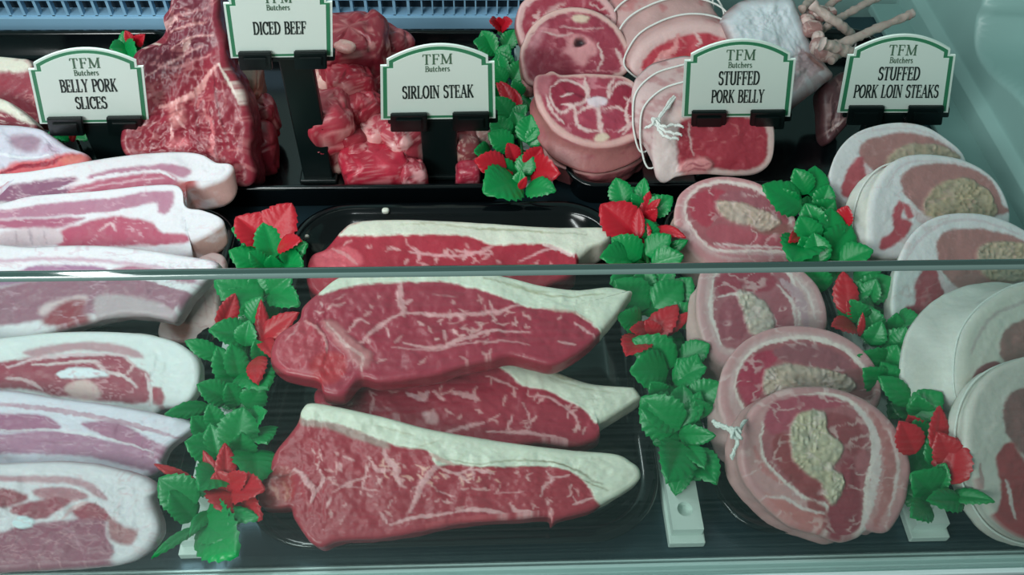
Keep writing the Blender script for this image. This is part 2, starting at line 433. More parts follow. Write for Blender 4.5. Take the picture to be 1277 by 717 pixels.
for pr_, nm_, mt_, lb_ in ((prof[:3], 'front_bevel', plain('glass_bevel', (104, 126, 122), .12, spec=.8), 'pale front bevel'), (prof[2:], 'polished_edge', plain('glass_edge', (52, 74, 70), .06, spec=1), 'dark grey green polished edge')):
    V = [(x, y, z) for x in (-.8, .514) for y, z in pr_]; n = len(pr_); e = MB()
    e.add(V, [(k, k + 1, n + k + 1, n + k) for k in range(n - 1)])
    eo = e.build(nm_, mt_, GO, smooth=True); eo['label'] = lb_

# end wall (moulded plastic)
XW = .517
ny, nzv = 200, 320
YY, ZZ = np.meshgrid(np.linspace(.22, 1.0, ny), np.linspace(-.02, .75, nzv))
W = np.stack([np.full(YY.size, XW), YY.ravel(), ZZ.ravel()], 1)
def wallcurve(pts): return hit(pts, (1, 0, 0), XW)[:, 1:]
main = smooth_open(wallcurve([(1216, -60), (1213, 0), (1206, 20), (1203, 40), (1203, 58), (1209, 76), (1222, 93), (1245, 113), (1277, 147), (1340, 215), (1440, 330), (1600, 560)]), 8)
q = W[:, 1:]
pl = np.vstack([main, [[main[-1][0] - .3, main[-1][1]], [main[-1][0] - .3, main[0][1] + 1], [main[0][0], main[0][1] + 1]]])
def pdist(q, pl):
    d = np.full(len(q), 1e9); ins = np.zeros(len(q), bool)
    for i in range(len(pl)):
        a, b2 = pl[i], pl[(i + 1) % len(pl)]; d = np.minimum(d, segd(q, a, b2)[0])
        if a[1] != b2[1]: ins ^= ((a[1] > q[:, 1]) != (b2[1] > q[:, 1])) & (q[:, 0] < (b2[0] - a[0]) * (q[:, 1] - a[1]) / (b2[1] - a[1]) + a[0])
    return np.where(ins, -d, d)
d1 = pdist(q, pl)
dx = .085 * sstep(.0, -.014, d1) + .09 * sstep(-.055, -.075, d1)
la = wallcurve([(1183, 110), (1277, 198)]); zA = la[:, 1].mean()
dx = dx + .012 - .012 * sstep(zA + .002, zA - .001, q[:, 1]) - .016 * sstep(zA - .050, zA - .053, q[:, 1])
W[:, 0] += dx
F = [(j * ny + i, j * ny + i + 1, (j + 1) * ny + i + 1, (j + 1) * ny + i) for j in range(nzv - 1) for i in range(ny - 1)]
o = mk('wall_right', W, F, CASE); tag(o, kind='structure')
b = MB(); b.box(.482, .519, .262, .95, -.005, .006, .002); tag(b.build('trim_6', CASE), kind='structure')
b = MB(); b.box(-.8, .72, .955, .97, -.03, .9); tag(b.build('wall_back', CASE), kind='structure')
b = MB(); b.box(-.82, -.8, .2, .97, -.03, .75); tag(b.build('wall_left', CASE), kind='structure')
b = MB()                                                           # vertical seam strips on the back wall
for u in (1124,): 
    q0 = hit([(u, 60)], (0, 1, 0), .953)[0]; b.box(q0[0] - .0015, q0[0] + .0015, .951, .956, 0, .7)
tag(b.build('trim_4', plain('seam', (60, 110, 104), .5)), kind='structure')

# air vent along the back
YV = .905
def zv(v, u=320): return hit([(u, v)], (0, 1, 0), YV)[0][2]
z0, z1, z2, z3 = zv(41), zv(22), zv(2), zv(-26)
vt = thing('air_vent', (-.25, YV, z0), 'pale blue slotted air vent running along the back of the case', 'vent')
xr = hit([(668, 20)], (0, 1, 0), YV)[0][0]
vmat = plain('vent_paint', (150, 196, 226), .4, var=.05, vscale=30)
b = MB(); b.box(-.62, xr, YV, YV + .008, z0, z1, .001); b.box(-.62, xr, YV + .004, YV + .05, z1 - .001, z1 + .001); b.build('sill', vmat, vt)
b = MB(); b.box(-.62, xr, YV + .02, YV + .024, z0 - .01, z3 + .05); b.build('recess', DARKP, vt)
b = MB(); pw_ = .0163; x = -.62; i = 0
while x < xr - .002:
    w = .0032 if x < -.07 else .0016
    b.box(x, x + w, YV + .004, YV + .012, z1, z2 + .001)
    x += pw_ if x < -.07 else .0125
b.box(-.62, xr, YV + .003, YV + .013, z2 - .001, z2 + .004, .0008); b.box(-.62, xr, YV + .003, YV + .013, z3, z3 + .03, .0008)
x = -.62
while x < xr: b.box(x, x + .005, YV + .004, YV + .012, z2, z3); x += .0163
b.build('slotted_grille', vmat, vt)
b = MB(); b.box(-.8, xr + .3, .888, .905, -.0, z0 - .004, .001); tag(b.build('trim_5', DARKP), kind='structure')

# ------------------------------------------------------------------ lettering
def arc(cx, cy, rx, ry, a0, a1, n=10): return [(cx + rx * math.cos(math.radians(a0 + (a1 - a0) * i / n)), cy + ry * math.sin(math.radians(a0 + (a1 - a0) * i / n))) for i in range(n + 1)]
S_ = lambda x, y, h=.11: ('t', [(x - h, y), (x + h, y)])
G = {
 'A': (.66, [('t', [(.08, 0), (.33, 1)]), ('T', [(.33, 1), (.58, 0)]), ('t', [(.17, .33), (.5, .33)]), S_(.08, 0), S_(.58, 0)]),
 'B': (.58, [('v', [(.12, 0), (.12, 1)]), ('v', [(.02, 1), (.28, 1)] + arc(.28, .76, .2, .24, 90, -90) + [(.12, .52)]), ('v', [(.12, .52), (.28, .52)] + arc(.3, .26, .24, .26, 90, -90) + [(.02, 0)])]),
 'C': (.6, [('v', arc(.34, .5, .28, .5, 50, 310, 18)), ('v', [(.54, .7), (.54, .98)]), ('t', [(.54, .1), (.54, .2)])]),
 'D': (.64, [('v', [(.12, 0), (.12, 1)]), ('v', [(.02, 1), (.25, 1)] + arc(.25, .5, .33, .5, 90, -90, 14) + [(.02, 0)])]),
 'E': (.54, [('v', [(.12, 0), (.12, 1)]), ('t', [(.02, 1), (.48, 1), (.48, .8)]), ('t', [(.12, .52), (.38, .52)]), ('t', [(.38, .42), (.38, .62)]), ('t', [(.02, 0), (.5, 0), (.52, .22)])]),
 'F': (.52, [('v', [(.12, 0), (.12, 1)]), ('t', [(.02, 1), (.48, 1), (.48, .78)]), ('t', [(.12, .52), (.38, .52)]), ('t', [(.38, .42), (.38, .62)]), S_(.13, 0)]),
 'G': (.66, [('v', arc(.34, .5, .28, .5, 50, 310, 18)), ('v', [(.54, .05), (.54, .42)]), S_(.54, .42), ('t', [(.54, .75), (.54, .98)])]),
 'I': (.28, [('v', [(.14, 0), (.14, 1)]), S_(.14, 0), S_(.14, 1)]),
 'K': (.64, [('v', [(.12, 0), (.12, 1)]), ('t', [(.14, .4), (.52, 1)]), ('T', [(.26, .56), (.56, 0)]), S_(.12, 0), S_(.12, 1), S_(.52, 1, .09), S_(.56, 0, .09)]),
 'L': (.52, [('v', [(.12, 0), (.12, 1)]), ('t', [(.02, 0), (.48, 0), (.5, .24)]), S_(.12, 1)]),
 'M': (.82, [('t', [(.1, 0), (.12, 1)]), ('T', [(.12, 1), (.41, .05)]), ('t', [(.41, .05), (.7, 1)]), ('v', [(.7, 1), (.7, 0)]), S_(.1, 0), S_(.7, 0), S_(.08, 1, .08), S_(.74, 1, .08)]),
 'N': (.68, [('t', [(.1, 0), (.1, 1)]), ('T', [(.1, 1), (.56, .02)]), ('t', [(.56, 0), (.56, 1)]), S_(.1, 0), S_(.56, 1), S_(.06, 1, .07)]),
 'O': (.68, [('v', arc(.34, .5, .28, .5, 0, 360, 24))]),
 'P': (.54, [('v', [(.12, 0), (.12, 1)]), ('v', [(.02, 1), (.28, 1)] + arc(.28, .74, .22, .26, 90, -90) + [(.12, .48)]), S_(.13, 0)]),
 'R': (.62, [('v', [(.12, 0), (.12, 1)]), ('v', [(.02, 1), (.28, 1)] + arc(.28, .75, .2, .25, 90, -90) + [(.12, .5)]), ('T', [(.28, .5), (.54, 0)]), S_(.12, 0), S_(.55, 0, .06)]),
 'S': (.5, [('v', arc(.25, .76, .18, .24, 40, 220, 12) + arc(.25, .27, .2, .27, 60, -140, 14)), ('t', [(.41, .78), (.41, .98)]), ('t', [(.06, .04), (.06, .24)])]),
 'T': (.58, [('v', [(.29, 0), (.29, 1)]), ('t', [(.02, .8), (.04, 1), (.54, 1), (.56, .8)]), S_(.29, 0)]),
 'U': (.66, [('v', [(.12, 1), (.12, .3)] + arc(.33, .3, .21, .3, 180, 360) + [(.54, 1)]), S_(.12, 1), S_(.54, 1, .09)]),
 'Y': (.62, [('T', [(.08, 1), (.31, .48)]), ('t', [(.31, .48), (.54, 1)]), ('v', [(.31, .5), (.31, 0)]), S_(.31, 0), S_(.08, 1), S_(.54, 1, .09)]),
 'u': (.5, [('v', [(.1, .64), (.1, .2)] + arc(.24, .18, .14, .17, 180, 330) + [(.4, .3)]), ('v', [(.4, .64), (.4, 0)]), S_(.06, .64, .05)]),
 't': (.34, [('v', [(.14, .85), (.14, .15)] + arc(.22, .13, .08, .12, 180, 320)), ('t', [(.02, .62), (.28, .62)])]),
 'c': (.42, [('v', arc(.23, .32, .16, .32, 50, 310, 12))]),
 'h': (.52, [('v', [(.1, 0), (.1, 1)]), ('v', [(.1, .42)] + arc(.26, .44, .14, .19, 150, 0) + [(.4, 0)]), S_(.1, 0, .07), S_(.4, 0, .07)]),
 'e': (.44, [('v', [(.1, .36), (.36, .36)] + arc(.23, .34, .15, .3, 10, 310, 14))]),
 'r': (.36, [('v', [(.1, 0), (.1, .64)]), ('v', [(.1, .45)] + arc(.22, .45, .1, .18, 160, 40)), S_(.1, 0, .07)]),
 's': (.38, [('v', arc(.18, .48, .12, .15, 40, 230, 8) + arc(.18, .17, .13, .17, 60, -140, 8))]),
 ' ': (.34, [])}
def letters(text, cx, cy, wd, ht, sp=.06, thick=.17, thin=.055):
    """quads in card coordinates for one centred line of text"""
    tot = sum(G[c][0] + sp for c in text) - sp; k = wd / tot; x = cx - wd / 2; out = []
    for c in text:
        for kind, pts in G[c][1]:
            pts = np.array(pts, float)
            for i in range(len(pts) - 1):
                a, b_ = pts[i], pts[i + 1]; d = b_ - a; L = np.hypot(*d) + 1e-9; d = d / L; nn = np.array([-d[1], d[0]])
                w = {'t': thin, 'T': thick, 'v': thin + (thick - thin) * abs(d[1])}[kind] / 2
                e_ = d * w * .35
                q4 = [a - e_ + nn * w, a - e_ - nn * w, b_ + e_ - nn * w, b_ + e_ + nn * w]
                out.append([(x + z[0] * k, cy + z[1] * ht) for z in q4])
        x += (G[c][0] + sp) * k
    return out

def card(corners, Y, lean, foot, lines, label, post_u, post_w=44, clips=((.10, .39), (.64, .93)), ctop=.13, dep=.012):
    """corners: px of BL, BR, TR, TL of the card's bounding quad"""
    zb = hit([((corners[0][0] + corners[1][0]) / 2, corners[0][1])], (0, 1, 0), Y)[0][2]
    N = np.array([0, -1, -lean]) ; N = N / np.linalg.norm(N); d0 = N @ np.array([0, Y, zb])
    N = -N if N @ (CAM - np.array([0, Y, zb])) < 0 else N
    d0 = N @ np.array([0, Y, zb])
    c3 = hit(corners, N, d0)
    wdt = np.linalg.norm(c3[1] - c3[0]); hgt = np.linalg.norm(c3[3] - c3[0])
    def m(u, v, off=0): return c3[0] * (1 - u) * (1 - v) + c3[1] * u * (1 - v) + c3[2] * u * v + c3[3] * (1 - u) * v + N * off
    base_pt = np.array([m(.5, 0)[0], Y, 0])
    t = thing('price_card', tuple(np.array([m(.5, 0)[0], Y + .004, .003])), label, 'price sign', 'price signs on black stands')
    def outline(i):
        iu = i; iv = i * wdt / hgt
        o = [(iu, iv), (1 - iu, iv), (1 - iu, .76 - iv * .5), (.945 - iu, .76 - iv * .5), (.945 - iu, .835 - iv * .55)]
        # arc to the top
        pts = []
        for k in range(17):
            a = k / 16; u = (.945 - iu) + (.055 + iu - (.945 - iu)) * a
            s = (u - .5) / (.445 - iu); pts.append((u, (.835 - iv * .55) + (.165 - iv * .45) * (1 - s * s)))
        o = o[:-1] + pts + [(.055 + iu, .76 - iv * .5), (iu, .76 - iv * .5)]
        return o
    def plate(i, off0, off1, name, mat):
        ol = outline(i); n = len(ol); b = MB()
        V = [m(u, v, off0) for u, v in ol] + [m(u, v, off1) for u, v in ol]
        cc = m(.5, .45, off1); cb = m(.5, .45, off0)
        V += [cc, cb]
        F = [(k, (k + 1) % n, n + (k + 1) % n, n + k) for k in range(n)] + [(n + k, n + (k + 1) % n, 2 * n) for k in range(n)] + [((k + 1) % n, k, 2 * n + 1) for k in range(n)]
        b.add(V, F); return b.build(name, mat, t)
    plate(0, -.0012, .0004, 'card_panel', CARDW); plate(.022, .0003, .0007, 'green_border', CARDG); plate(.058, .0006, .0010, 'card_face', CARDW)
    for nm, mat, ls in (('shop_name', INKG, [x for x in lines if x[0] in ('TFM', 'Butchers')]), ('product_name', INK, [x for x in lines if x[0] not in ('TFM', 'Butchers')])):
        b = MB()
        for (tx, cy, wd, ht) in ls:
            th = (.16, .05) if tx not in ('TFM', 'Butchers') else (.12, .035)
            for q4 in letters(tx, .5, cy, wd, ht, sp=.05 if tx != 'TFM' else .1, thick=th[0], thin=th[1] + .02):
                V = [m(u, v, .0011) for u, v in q4] + [m(u, v, .0014) for u, v in q4]
                b.add(V, [(4, 5, 6, 7), (0, 1, 5, 4), (1, 2, 6, 5), (2, 3, 7, 6), (3, 0, 4, 7)])
        if b.V: b.build(nm, mat, t)
    def cbox(u0, u1, v0, v1, o0, o1, name, par=None):
        b = MB(); V = [m(u, v, o) for u in (u0, u1) for v in (v0, v1) for o in (o0, o1)]
        bm = bmesh.new(); vs = [bm.verts.new(v) for v in V]
        for f in [(0, 1, 3, 2), (4, 6, 7, 5), (0, 4, 5, 1), (2, 3, 7, 6), (0, 2, 6, 4), (1, 5, 7, 3)]: bm.faces.new([vs[i] for i in f])
        bmesh.ops.recalc_face_normals(bm, faces=bm.faces)
        bmesh.ops.bevel(bm, geom=bm.edges[:], offset=.0009, segments=2, affect='EDGES'); bm.verts.index_update()
        b.add([v.co[:] for v in bm.verts], [[v.index for v in f.verts] for f in bm.faces]); bm.free()
        return b.build(name, CARDBLK, par or t)
    cbox(.06, 1.02, -.1, .03, -.008, -.0014, 'holder_bar')
    for u0, u1 in clips:
        c = cbox(u0 - .015, u1 + .015, -.13, ctop, .0016, .0055, 'clip')
        cbox(u0 + .03, u1 - .03, -.065, ctop - .05, .0056, .0072, 'clip_ridge', c)
    if post_u is not None:
        a = hit([(post_u - post_w / 2, corners[0][1]), (post_u + post_w / 2, corners[0][1])], (0, 1, 0), Y)
        zt = m(.5, -.03)[2]; b = MB(); b.box(a[0][0], a[1][0], Y + .002, Y + dep, .0045, zt, .0015)
        b.build('post', CARDBLK, t)
        b = MB(); b.box(a[0][0] - .004, a[1][0] + .004, Y - .002, Y + dep + .006, .0034, .008, .0015); b.build('foot', CARDBLK, t)
    return t
TB = [('TFM', .77, .26, .12), ('Butchers', .675, .215, .07)]
card([(475, 149), (618, 147), (616, 52), (474, 58)], .644, .25, None, TB + [('SIRLOIN STEAK', .32, .62, .165)], 'green and white price sign reading sirloin steak on a black stand', 546, 46)
card([(50, 154), (186, 152), (176, 58), (30, 62)], .643, .25, None, TB + [('BELLY PORK', .46, .50, .16), ('SLICES', .225, .28, .16)], 'green and white price sign reading belly pork slices at the far left', 122, 48)
card([(288, 72), (415, 70), (414, -22), (275, -20)], .640, .25, None, TB + [('DICED BEEF', .35, .50, .165)], 'green and white price sign reading diced beef, cut off by the top of the photo', 366, 42)
card([(850, 146), (985, 145), (995, 48), (855, 50)], .642, .25, None, TB + [('STUFFED', .46, .37, .165), ('PORK BELLY', .22, .48, .165)], 'green and white price sign reading stuffed pork belly in front of the tied joints', 917, 50)
card([(1044, 140), (1182, 140), (1195, 43), (1062, 43)], .675, .25, None, TB + [('STUFFED', .46, .38, .16), ('PORK LOIN STEAKS', .225, .77, .165)], 'green and white price sign reading stuffed pork loin steaks, furthest right', 1110, 44)

# ------------------------------------------------------------------ leaf garlands
def leaf_mesh(base, tip, wr, roll, seed, mbn=(22, 8)):
    rs = random.Random(seed); a = tip - base; L = np.linalg.norm(a); a = a / L
    tocam = CAM - base; tocam /= np.linalg.norm(tocam); n0 = tocam * .8 + np.array([0, 0, .45]); n0 = n0 - a * (n0 @ a); n0 /= np.linalg.norm(n0)
    side = np.cross(n0, a); cr, sr = math.cos(roll), math.sin(roll)
    s2 = side * cr + n0 * sr; n2 = n0 * cr - side * sr
    nu, nv = mbn; V = []; ph = rs.random(); bend = rs.uniform(.05, .22); fold = rs.uniform(.15, .5)
    for i in range(nu + 1):
        u = i / nu; w = wr * L * .5 * (math.sin(math.pi * min(1, u ** .72)) ** .75 if 0 < u < 1 else 0)
        saw = 1 - .17 * ((u * 7 + ph) % 1)
        for j in range(-nv, nv + 1):
            v = j / nv; y = v * w * (1 + (saw - 1) * abs(v) ** 2)
            z = fold * abs(y) * .8 - bend * L * (u - .3) ** 2 * 1.3 + .035 * L * math.sin((u * 7 + ph - abs(v) * 1.4) * 2 * math.pi) * abs(v) * .55 - .12 * L * abs(v) ** 3 * .5
            x = u * L + abs(v) * L * .05 * math.sin(math.pi * u)
            V.append(base + a * x + s2 * y + n2 * (z + bend * L * .117))
    m = 2 * nv + 1
    F = [(i * m + j, (i + 1) * m + j, (i + 1) * m + j + 1, i * m + j + 1) for i in range(nu) for j in range(m - 1)]
    return V, F
def garland(loc, label, strip, green, red, path, zb=.03, zt=.05, xtra=0, group='leafy garland dividers', holes=True):
    t = thing('garland_divider', loc, label, 'garland divider', group)
    if strip:
        xa, xb, ya, yb, zt_ = strip
        w = (xb - xa); h = .0065; cx = (xa + xb) / 2; b = MB(); pitch = .0235; y = ya + .004; r = .0056
        b.box(xa - .002, xb + .002, ya - .006, yb, 0.0005, zt_ * .45, .0008)       # stepped foot
        # body with round holes
        ys = [y + pitch * i for i in range(int((yb - y) / pitch))]
        zc = zt_; zbm = zt_ * .46
        b.add([(xa, ya, zbm), (xb, ya, zbm), (xb, ya, zc), (xa, ya, zc)], [(0, 1, 2, 3)])
        b.add([(xa, ya, zc), (xb, ya, zc), (xb, y, zc), (xa, y, zc)], [(0, 1, 2, 3)])
        ye = ys[-1] + pitch
        b.add([(xa, ya, zbm), (xa, ye, zbm), (xa, ye, zc), (xa, ya, zc)], [(3, 2, 1, 0)]); b.add([(xb, ya, zbm), (xb, ye, zbm), (xb, ye, zc), (xb, ya, zc)], [(0, 1, 2, 3)])
        for y0_ in ys:
            cy = y0_ + pitch / 2; n = 32; Vv = []; Ff = []
            ca_ = math.atan2(pitch, w); angs = sorted([2 * math.pi * k / n for k in range(n)] + [ca_, math.pi - ca_, math.pi + ca_, 2 * math.pi - ca_]); n = len(angs)
            for a in angs:
                c_, s_ = math.cos(a), math.sin(a)
                kx = (w / 2) / max(abs(c_), 1e-9); ky = (pitch / 2) / max(abs(s_), 1e-9); q_ = min(kx, ky)
                Vv += [(cx + c_ * q_, cy + s_ * q_, zc), (cx + r * c_, cy + r * s_, zc), (cx + r * c_, cy + r * s_, zc - h), ]
            Vv.append((cx, cy, zc - h))
            for k in range(n):
                k2 = (k + 1) % n; Ff += [(3 * k, 3 * k2, 3 * k2 + 1, 3 * k + 1), (3 * k + 1, 3 * k2 + 1, 3 * k2 + 2, 3 * k + 2), (3 * k + 2, 3 * k2 + 2, 3 * n)]
            b.add(Vv, Ff)
            for sx_, sy_ in ((-1, -1), (1, -1), (1, 1), (-1, 1)): pass
        b.build('strip', WHITEP, t)
    pts = smooth_open([P(u, v, zb * .75) for u, v in path], 8)
    b = MB(); b.tube(pts, .0016, 7)
    for i in range(4, len(pts) - 2, 9): b.tube([pts[i], pts[i] * [1, 1, 0] + [0, 0, .004]], .0014, 6)
    b.build('stalk', STALK, t, smooth=True)
    i = 0
    rs = random.Random(len(green))
    for nm, mt, lst in (('leaf', LEAFG, green), ('red_leaf', LEAFR, red)):
        for q_ in lst:
            bu, bv, tu, tv = q_[:4]; wr = q_[4] if len(q_) > 4 else .92; i += 1
            dz = rs.uniform(-.004, .006)
            B_ = P(bu, bv, zb + dz + (.004 if nm == 'red_leaf' else 0)); T_ = P(tu, tv, zt + dz + (.004 if nm == 'red_leaf' else 0))
            V, F = leaf_mesh(B_, T_, wr, rs.uniform(-.45, .45), i * 7 + len(lst)); lf = mk(nm, V, F, mt, t)
            sp = MB(); sp.tube([B_ - (T_ - B_) * .12 + np.array([0, 0, -.004]), B_], .0009, 5)
    # filler leaves deeper inside the garland
    for k in range(xtra):
        s_ = pts[rs.randrange(len(pts))]; a = rs.uniform(0, 6.28); Lf = rs.uniform(.018, .027)
        B_ = s_ + [0, 0, rs.uniform(-.012, 0)]; T_ = B_ + np.array([math.cos(a) * Lf, math.sin(a) * Lf, rs.uniform(-.006, .006)])
        V, F = leaf_mesh(B_, T_, .85, rs.uniform(-.5, .5), k + 900); mk('leaf', V, F, LEAFG, t)
    return t

garland((-.203, .42, .0005), 'green leaf garland with red leaves between the pork belly slices and the sirloin steaks', (-.212, -.190, .266, .596, .017),
 green=[(326,300,290,284),(338,330,302,300),(342,322,329,276),(348,322,380,304),(350,330,376,330),(330,335,287,310),(332,335,312,314),(342,337,338,320),
 (328,376,268,346),(322,372,275,366,.5),(326,372,318,338),(335,366,362,344),(338,362,370,378,.6),(312,402,325,370),(312,424,262,408),(305,432,310,400),
 (276,446,232,424,.55),(292,484,272,430,.7),(298,472,290,428,.8),(306,462,332,478),(284,500,248,478),(262,506,207,516,.4),(298,506,284,478,1),(308,510,326,480),
 (312,530,330,512),(274,535,260,505,.8),(276,565,232,550),(292,560,303,508,1.1),(272,572,262,528,.7),(298,575,302,540,1.1),(314,560,322,595),(280,582,250,606),
 (318,535,332,548),(262,545,240,520),(330,495,312,470),(330,450,318,425),
 (246,628,197,598,1),(243,648,212,612,.9),(264,642,320,641,.38),(254,646,288,690,.85),(248,656,190,690,.25),(262,636,238,662,.4),(256,640,282,668,.9)],
 red=[(334,304,295,268,1.1),(334,300,363,252,.95),(346,308,373,298,.7),(275,412,294,366,.6),(329,436,326,372,.3),(322,424,370,388,.5),(322,444,318,472,.5),(326,420,340,440,.4),
 (278,612,252,562,.35),(282,612,281,552,.5),(286,606,306,592,.7),(290,612,326,608,.8),(286,622,270,588,1.2),(294,616,322,646,.5),(248,604,192,578,.25),(284,600,288,640,.9)],
 path=[(335,290),(336,330),(318,390),(308,440),(295,500),(285,560),(270,610),(255,660)], zb=.040, zt=.058, xtra=26)
garland((.155, .42, .0005), 'green leaf garland with red leaves between the sirloin steaks and the stuffed pork belly', (.1335, .1555, .266, .596, .017),
 green=[(778,256,768,221),(798,258,803,221,.6),(812,268,838,244),(802,262,788,242,.6),(800,322,764,297),(788,324,752,318),(812,302,807,273),(805,318,836,292),(812,332,852,318),(826,318,857,299,.5),(802,345,764,352),
 (810,384,768,348),(816,384,852,350),(822,392,798,356,1),(832,402,868,382),(800,402,774,395),(838,378,862,345),(806,365,802,330),(820,360,838,328),(826,372,846,372),
 (842,456,790,424,.9),(848,452,884,428),(834,462,790,462,1),(838,474,880,456,1),(852,486,870,440,.7),(862,502,899,478,1),(848,536,800,498,1.1),(848,534,852,478,.8),(856,530,874,488,.6),(846,542,890,544,.6),(850,552,836,596,.8),(862,560,892,598,.7),(856,556,878,578,.6),(852,520,800,508),
 (830,498,812,478),(862,470,846,448),(836,440,820,420),(880,520,868,500)],
 red=[(792,294,750,253,1),(796,298,795,258,.5),(802,270,811,238,.5),(806,266,822,248,.5),(818,284,852,292,.35),(803,304,798,272,.8),(812,424,843,377,.7),(804,422,782,438,.8),(822,420,863,388,.35),(812,412,790,410,.6),(806,275,818,262,.8),(820,425,806,400,.9)],
 path=[(800,250),(805,300),(812,360),(822,420),(842,480),(850,540),(858,580)], zb=.040, zt=.056, xtra=26)
garland((.331, .42, .0005), 'green leaf garland with red leaves between the stuffed pork belly and the pork loin steaks', (.309, .333, .266, .596, .017),
 green=[(1008,242,992,211),(1016,246,1018,206),(1022,262,1034,230),(1000,262,954,228),(990,262,970,236),(1012,276,1042,250,1),(1022,292,1004,254),(1015,306,998,270,1),(1034,302,1038,258),(1032,322,1064,280,1),(1012,320,1000,296),(1046,328,1088,310,1),(1022,330,1015,290),(1030,290,1024,258),(1008,300,990,320),
 (1030,362,1006,334),(1064,348,1098,334),(1070,372,1112,346),(1052,372,1088,360),(1080,378,1092,348),(1094,420,1078,380,.8),(1100,432,1142,420),(1112,450,1074,444,.5),(1086,450,1134,470,.5),(1124,494,1100,452,.7),(1136,504,1100,470,.6),(1134,520,1174,488,1),(1152,522,1144,495),
 (1112,420,1120,392),(1110,400,1146,396),(1075,400,1062,376),(1090,395,1070,380),(1120,440,1128,408),(1105,460,1118,430),(1140,485,1150,452),(1150,500,1176,478),(1100,480,1080,462),(1120,470,1150,460),(1085,430,1100,402),
 (1162,582,1166,532,.5),(1168,618,1139,592,1.2),(1166,612,1178,578,.8),(1182,618,1239,622,.5),(1160,630,1140,642,.6),(1202,626,1160,622,.5),(1150,560,1146,520)],
 red=[(1050,282,1056,257,1),(1000,292,988,298,.4),(1057,392,1052,337,.6),(1068,408,1040,404,.6),(1066,402,1058,376,.4),(1142,566,1124,526,.9),(1152,548,1134,520,.7),(1166,562,1175,506,.5),(1186,604,1192,545,.9),(1192,582,1170,540,.8),(1072,420,1078,392,.35)],
 path=[(1015,225),(1018,290),(1045,340),(1075,390),(1105,440),(1140,500),(1160,560),(1168,620)], zb=.056, zt=.074, xtra=34)
garland((.058, .75, .0005), 'green leaf garland with red rosettes at the back between the diced beef and the lamb', (.043, .070, .64, .86, .012),
 green=[(620,62,592,50),(616,68,600,38),(630,62,641,36),(622,78,634,54),(636,88,624,64),(640,102,652,74),(626,98,620,66),(630,104,617,82),(638,148,618,120),(640,152,656,130),(636,172,612,145),(650,168,640,138),(656,178,662,142),(640,184,610,166),(660,182,674,158),
 (644,215,608,204,.7),(646,226,606,236,1.1),(650,218,662,190,1),(656,234,690,234,.8),(612,192,594,188),(650,120,640,100),(628,120,612,108),(646,236,650,212,.8)],
 red=[(624,34,612,26,.9),(624,34,636,26,.9),(624,36,622,22,1),(640,132,624,100,.6),(646,142,640,110,.6),(636,127,620,102,.5),(632,208,594,200,.8),(642,202,634,178,1),(656,208,676,184,1),(662,212,694,216,1),(666,202,670,188,.7),(640,216,600,210,.6),(648,236,656,222,.5)],
 path=[(622,40),(628,80),(640,130),(650,180),(648,220)], zb=.036, zt=.052, xtra=14)
garland((-.47, .78, .0034), 'small green and red leaf sprig behind the belly pork sign at the back left', None,
 green=[(160,62,139,58),(164,62,152,38),(166,64,170,45),(80,170,62,166),(84,176,70,158),(150,66,168,70)],
 red=[(166,56,156,38,.7),(170,56,178,44,.7),(88,176,93,164,.5)],
 path=[(168,60),(150,75),(110,130),(84,172)], zb=.03, zt=.045, xtra=6)
# ------------------------------------------------------------------ sirloin steaks
def flecks(poly, n, seed, s_=2.4, col=(228, 168, 170), L=(5, 16), w=(1.6, 3.6), ang=None, a=.85):
    rs = random.Random(seed); P_ = np.array(poly, float); out = []; lo, hi = P_.min(0), P_.max(0)
    while len(out) < n:
        q_ = np.array([rs.uniform(lo[0], hi[0]), rs.uniform(lo[1], hi[1])])
        if sdpoly(q_[None], P_)[0] > -4: continue
        t = rs.uniform(0, math.pi) if ang is None else rs.gauss(ang, .5); Lp = rs.uniform(*L) * s_; b1 = rs.gauss(0, .6)
        d1_ = np.array([math.cos(t), math.sin(t)]); d2_ = np.array([math.cos(t + b1), math.sin(t + b1)])
        out.append(l([tuple(q_ - d1_ * Lp * .5), tuple(q_), tuple(q_ + d2_ * Lp * .5)], rs.uniform(*w) * s_ * .8, col, 1.2, a))
        if rs.random() < .35:
            d3_ = np.array([math.cos(t + 1.3), math.sin(t + 1.3)]); out.append(l([tuple(q_), tuple(q_ + d3_ * Lp * .25), tuple(q_ + d3_ * Lp * .45)], rs.uniform(*w) * s_ * .6, col, 1.2, a))
    return out
RED = (172, 52, 70); REDD = (150, 38, 58); CRM = (228, 227, 212); VEIN = (224, 160, 165); PK = (214, 140, 145)
SG = 'large sirloin steaks'
c7 = (310, 230, 2.456); c8 = (300, 420, 2.41)
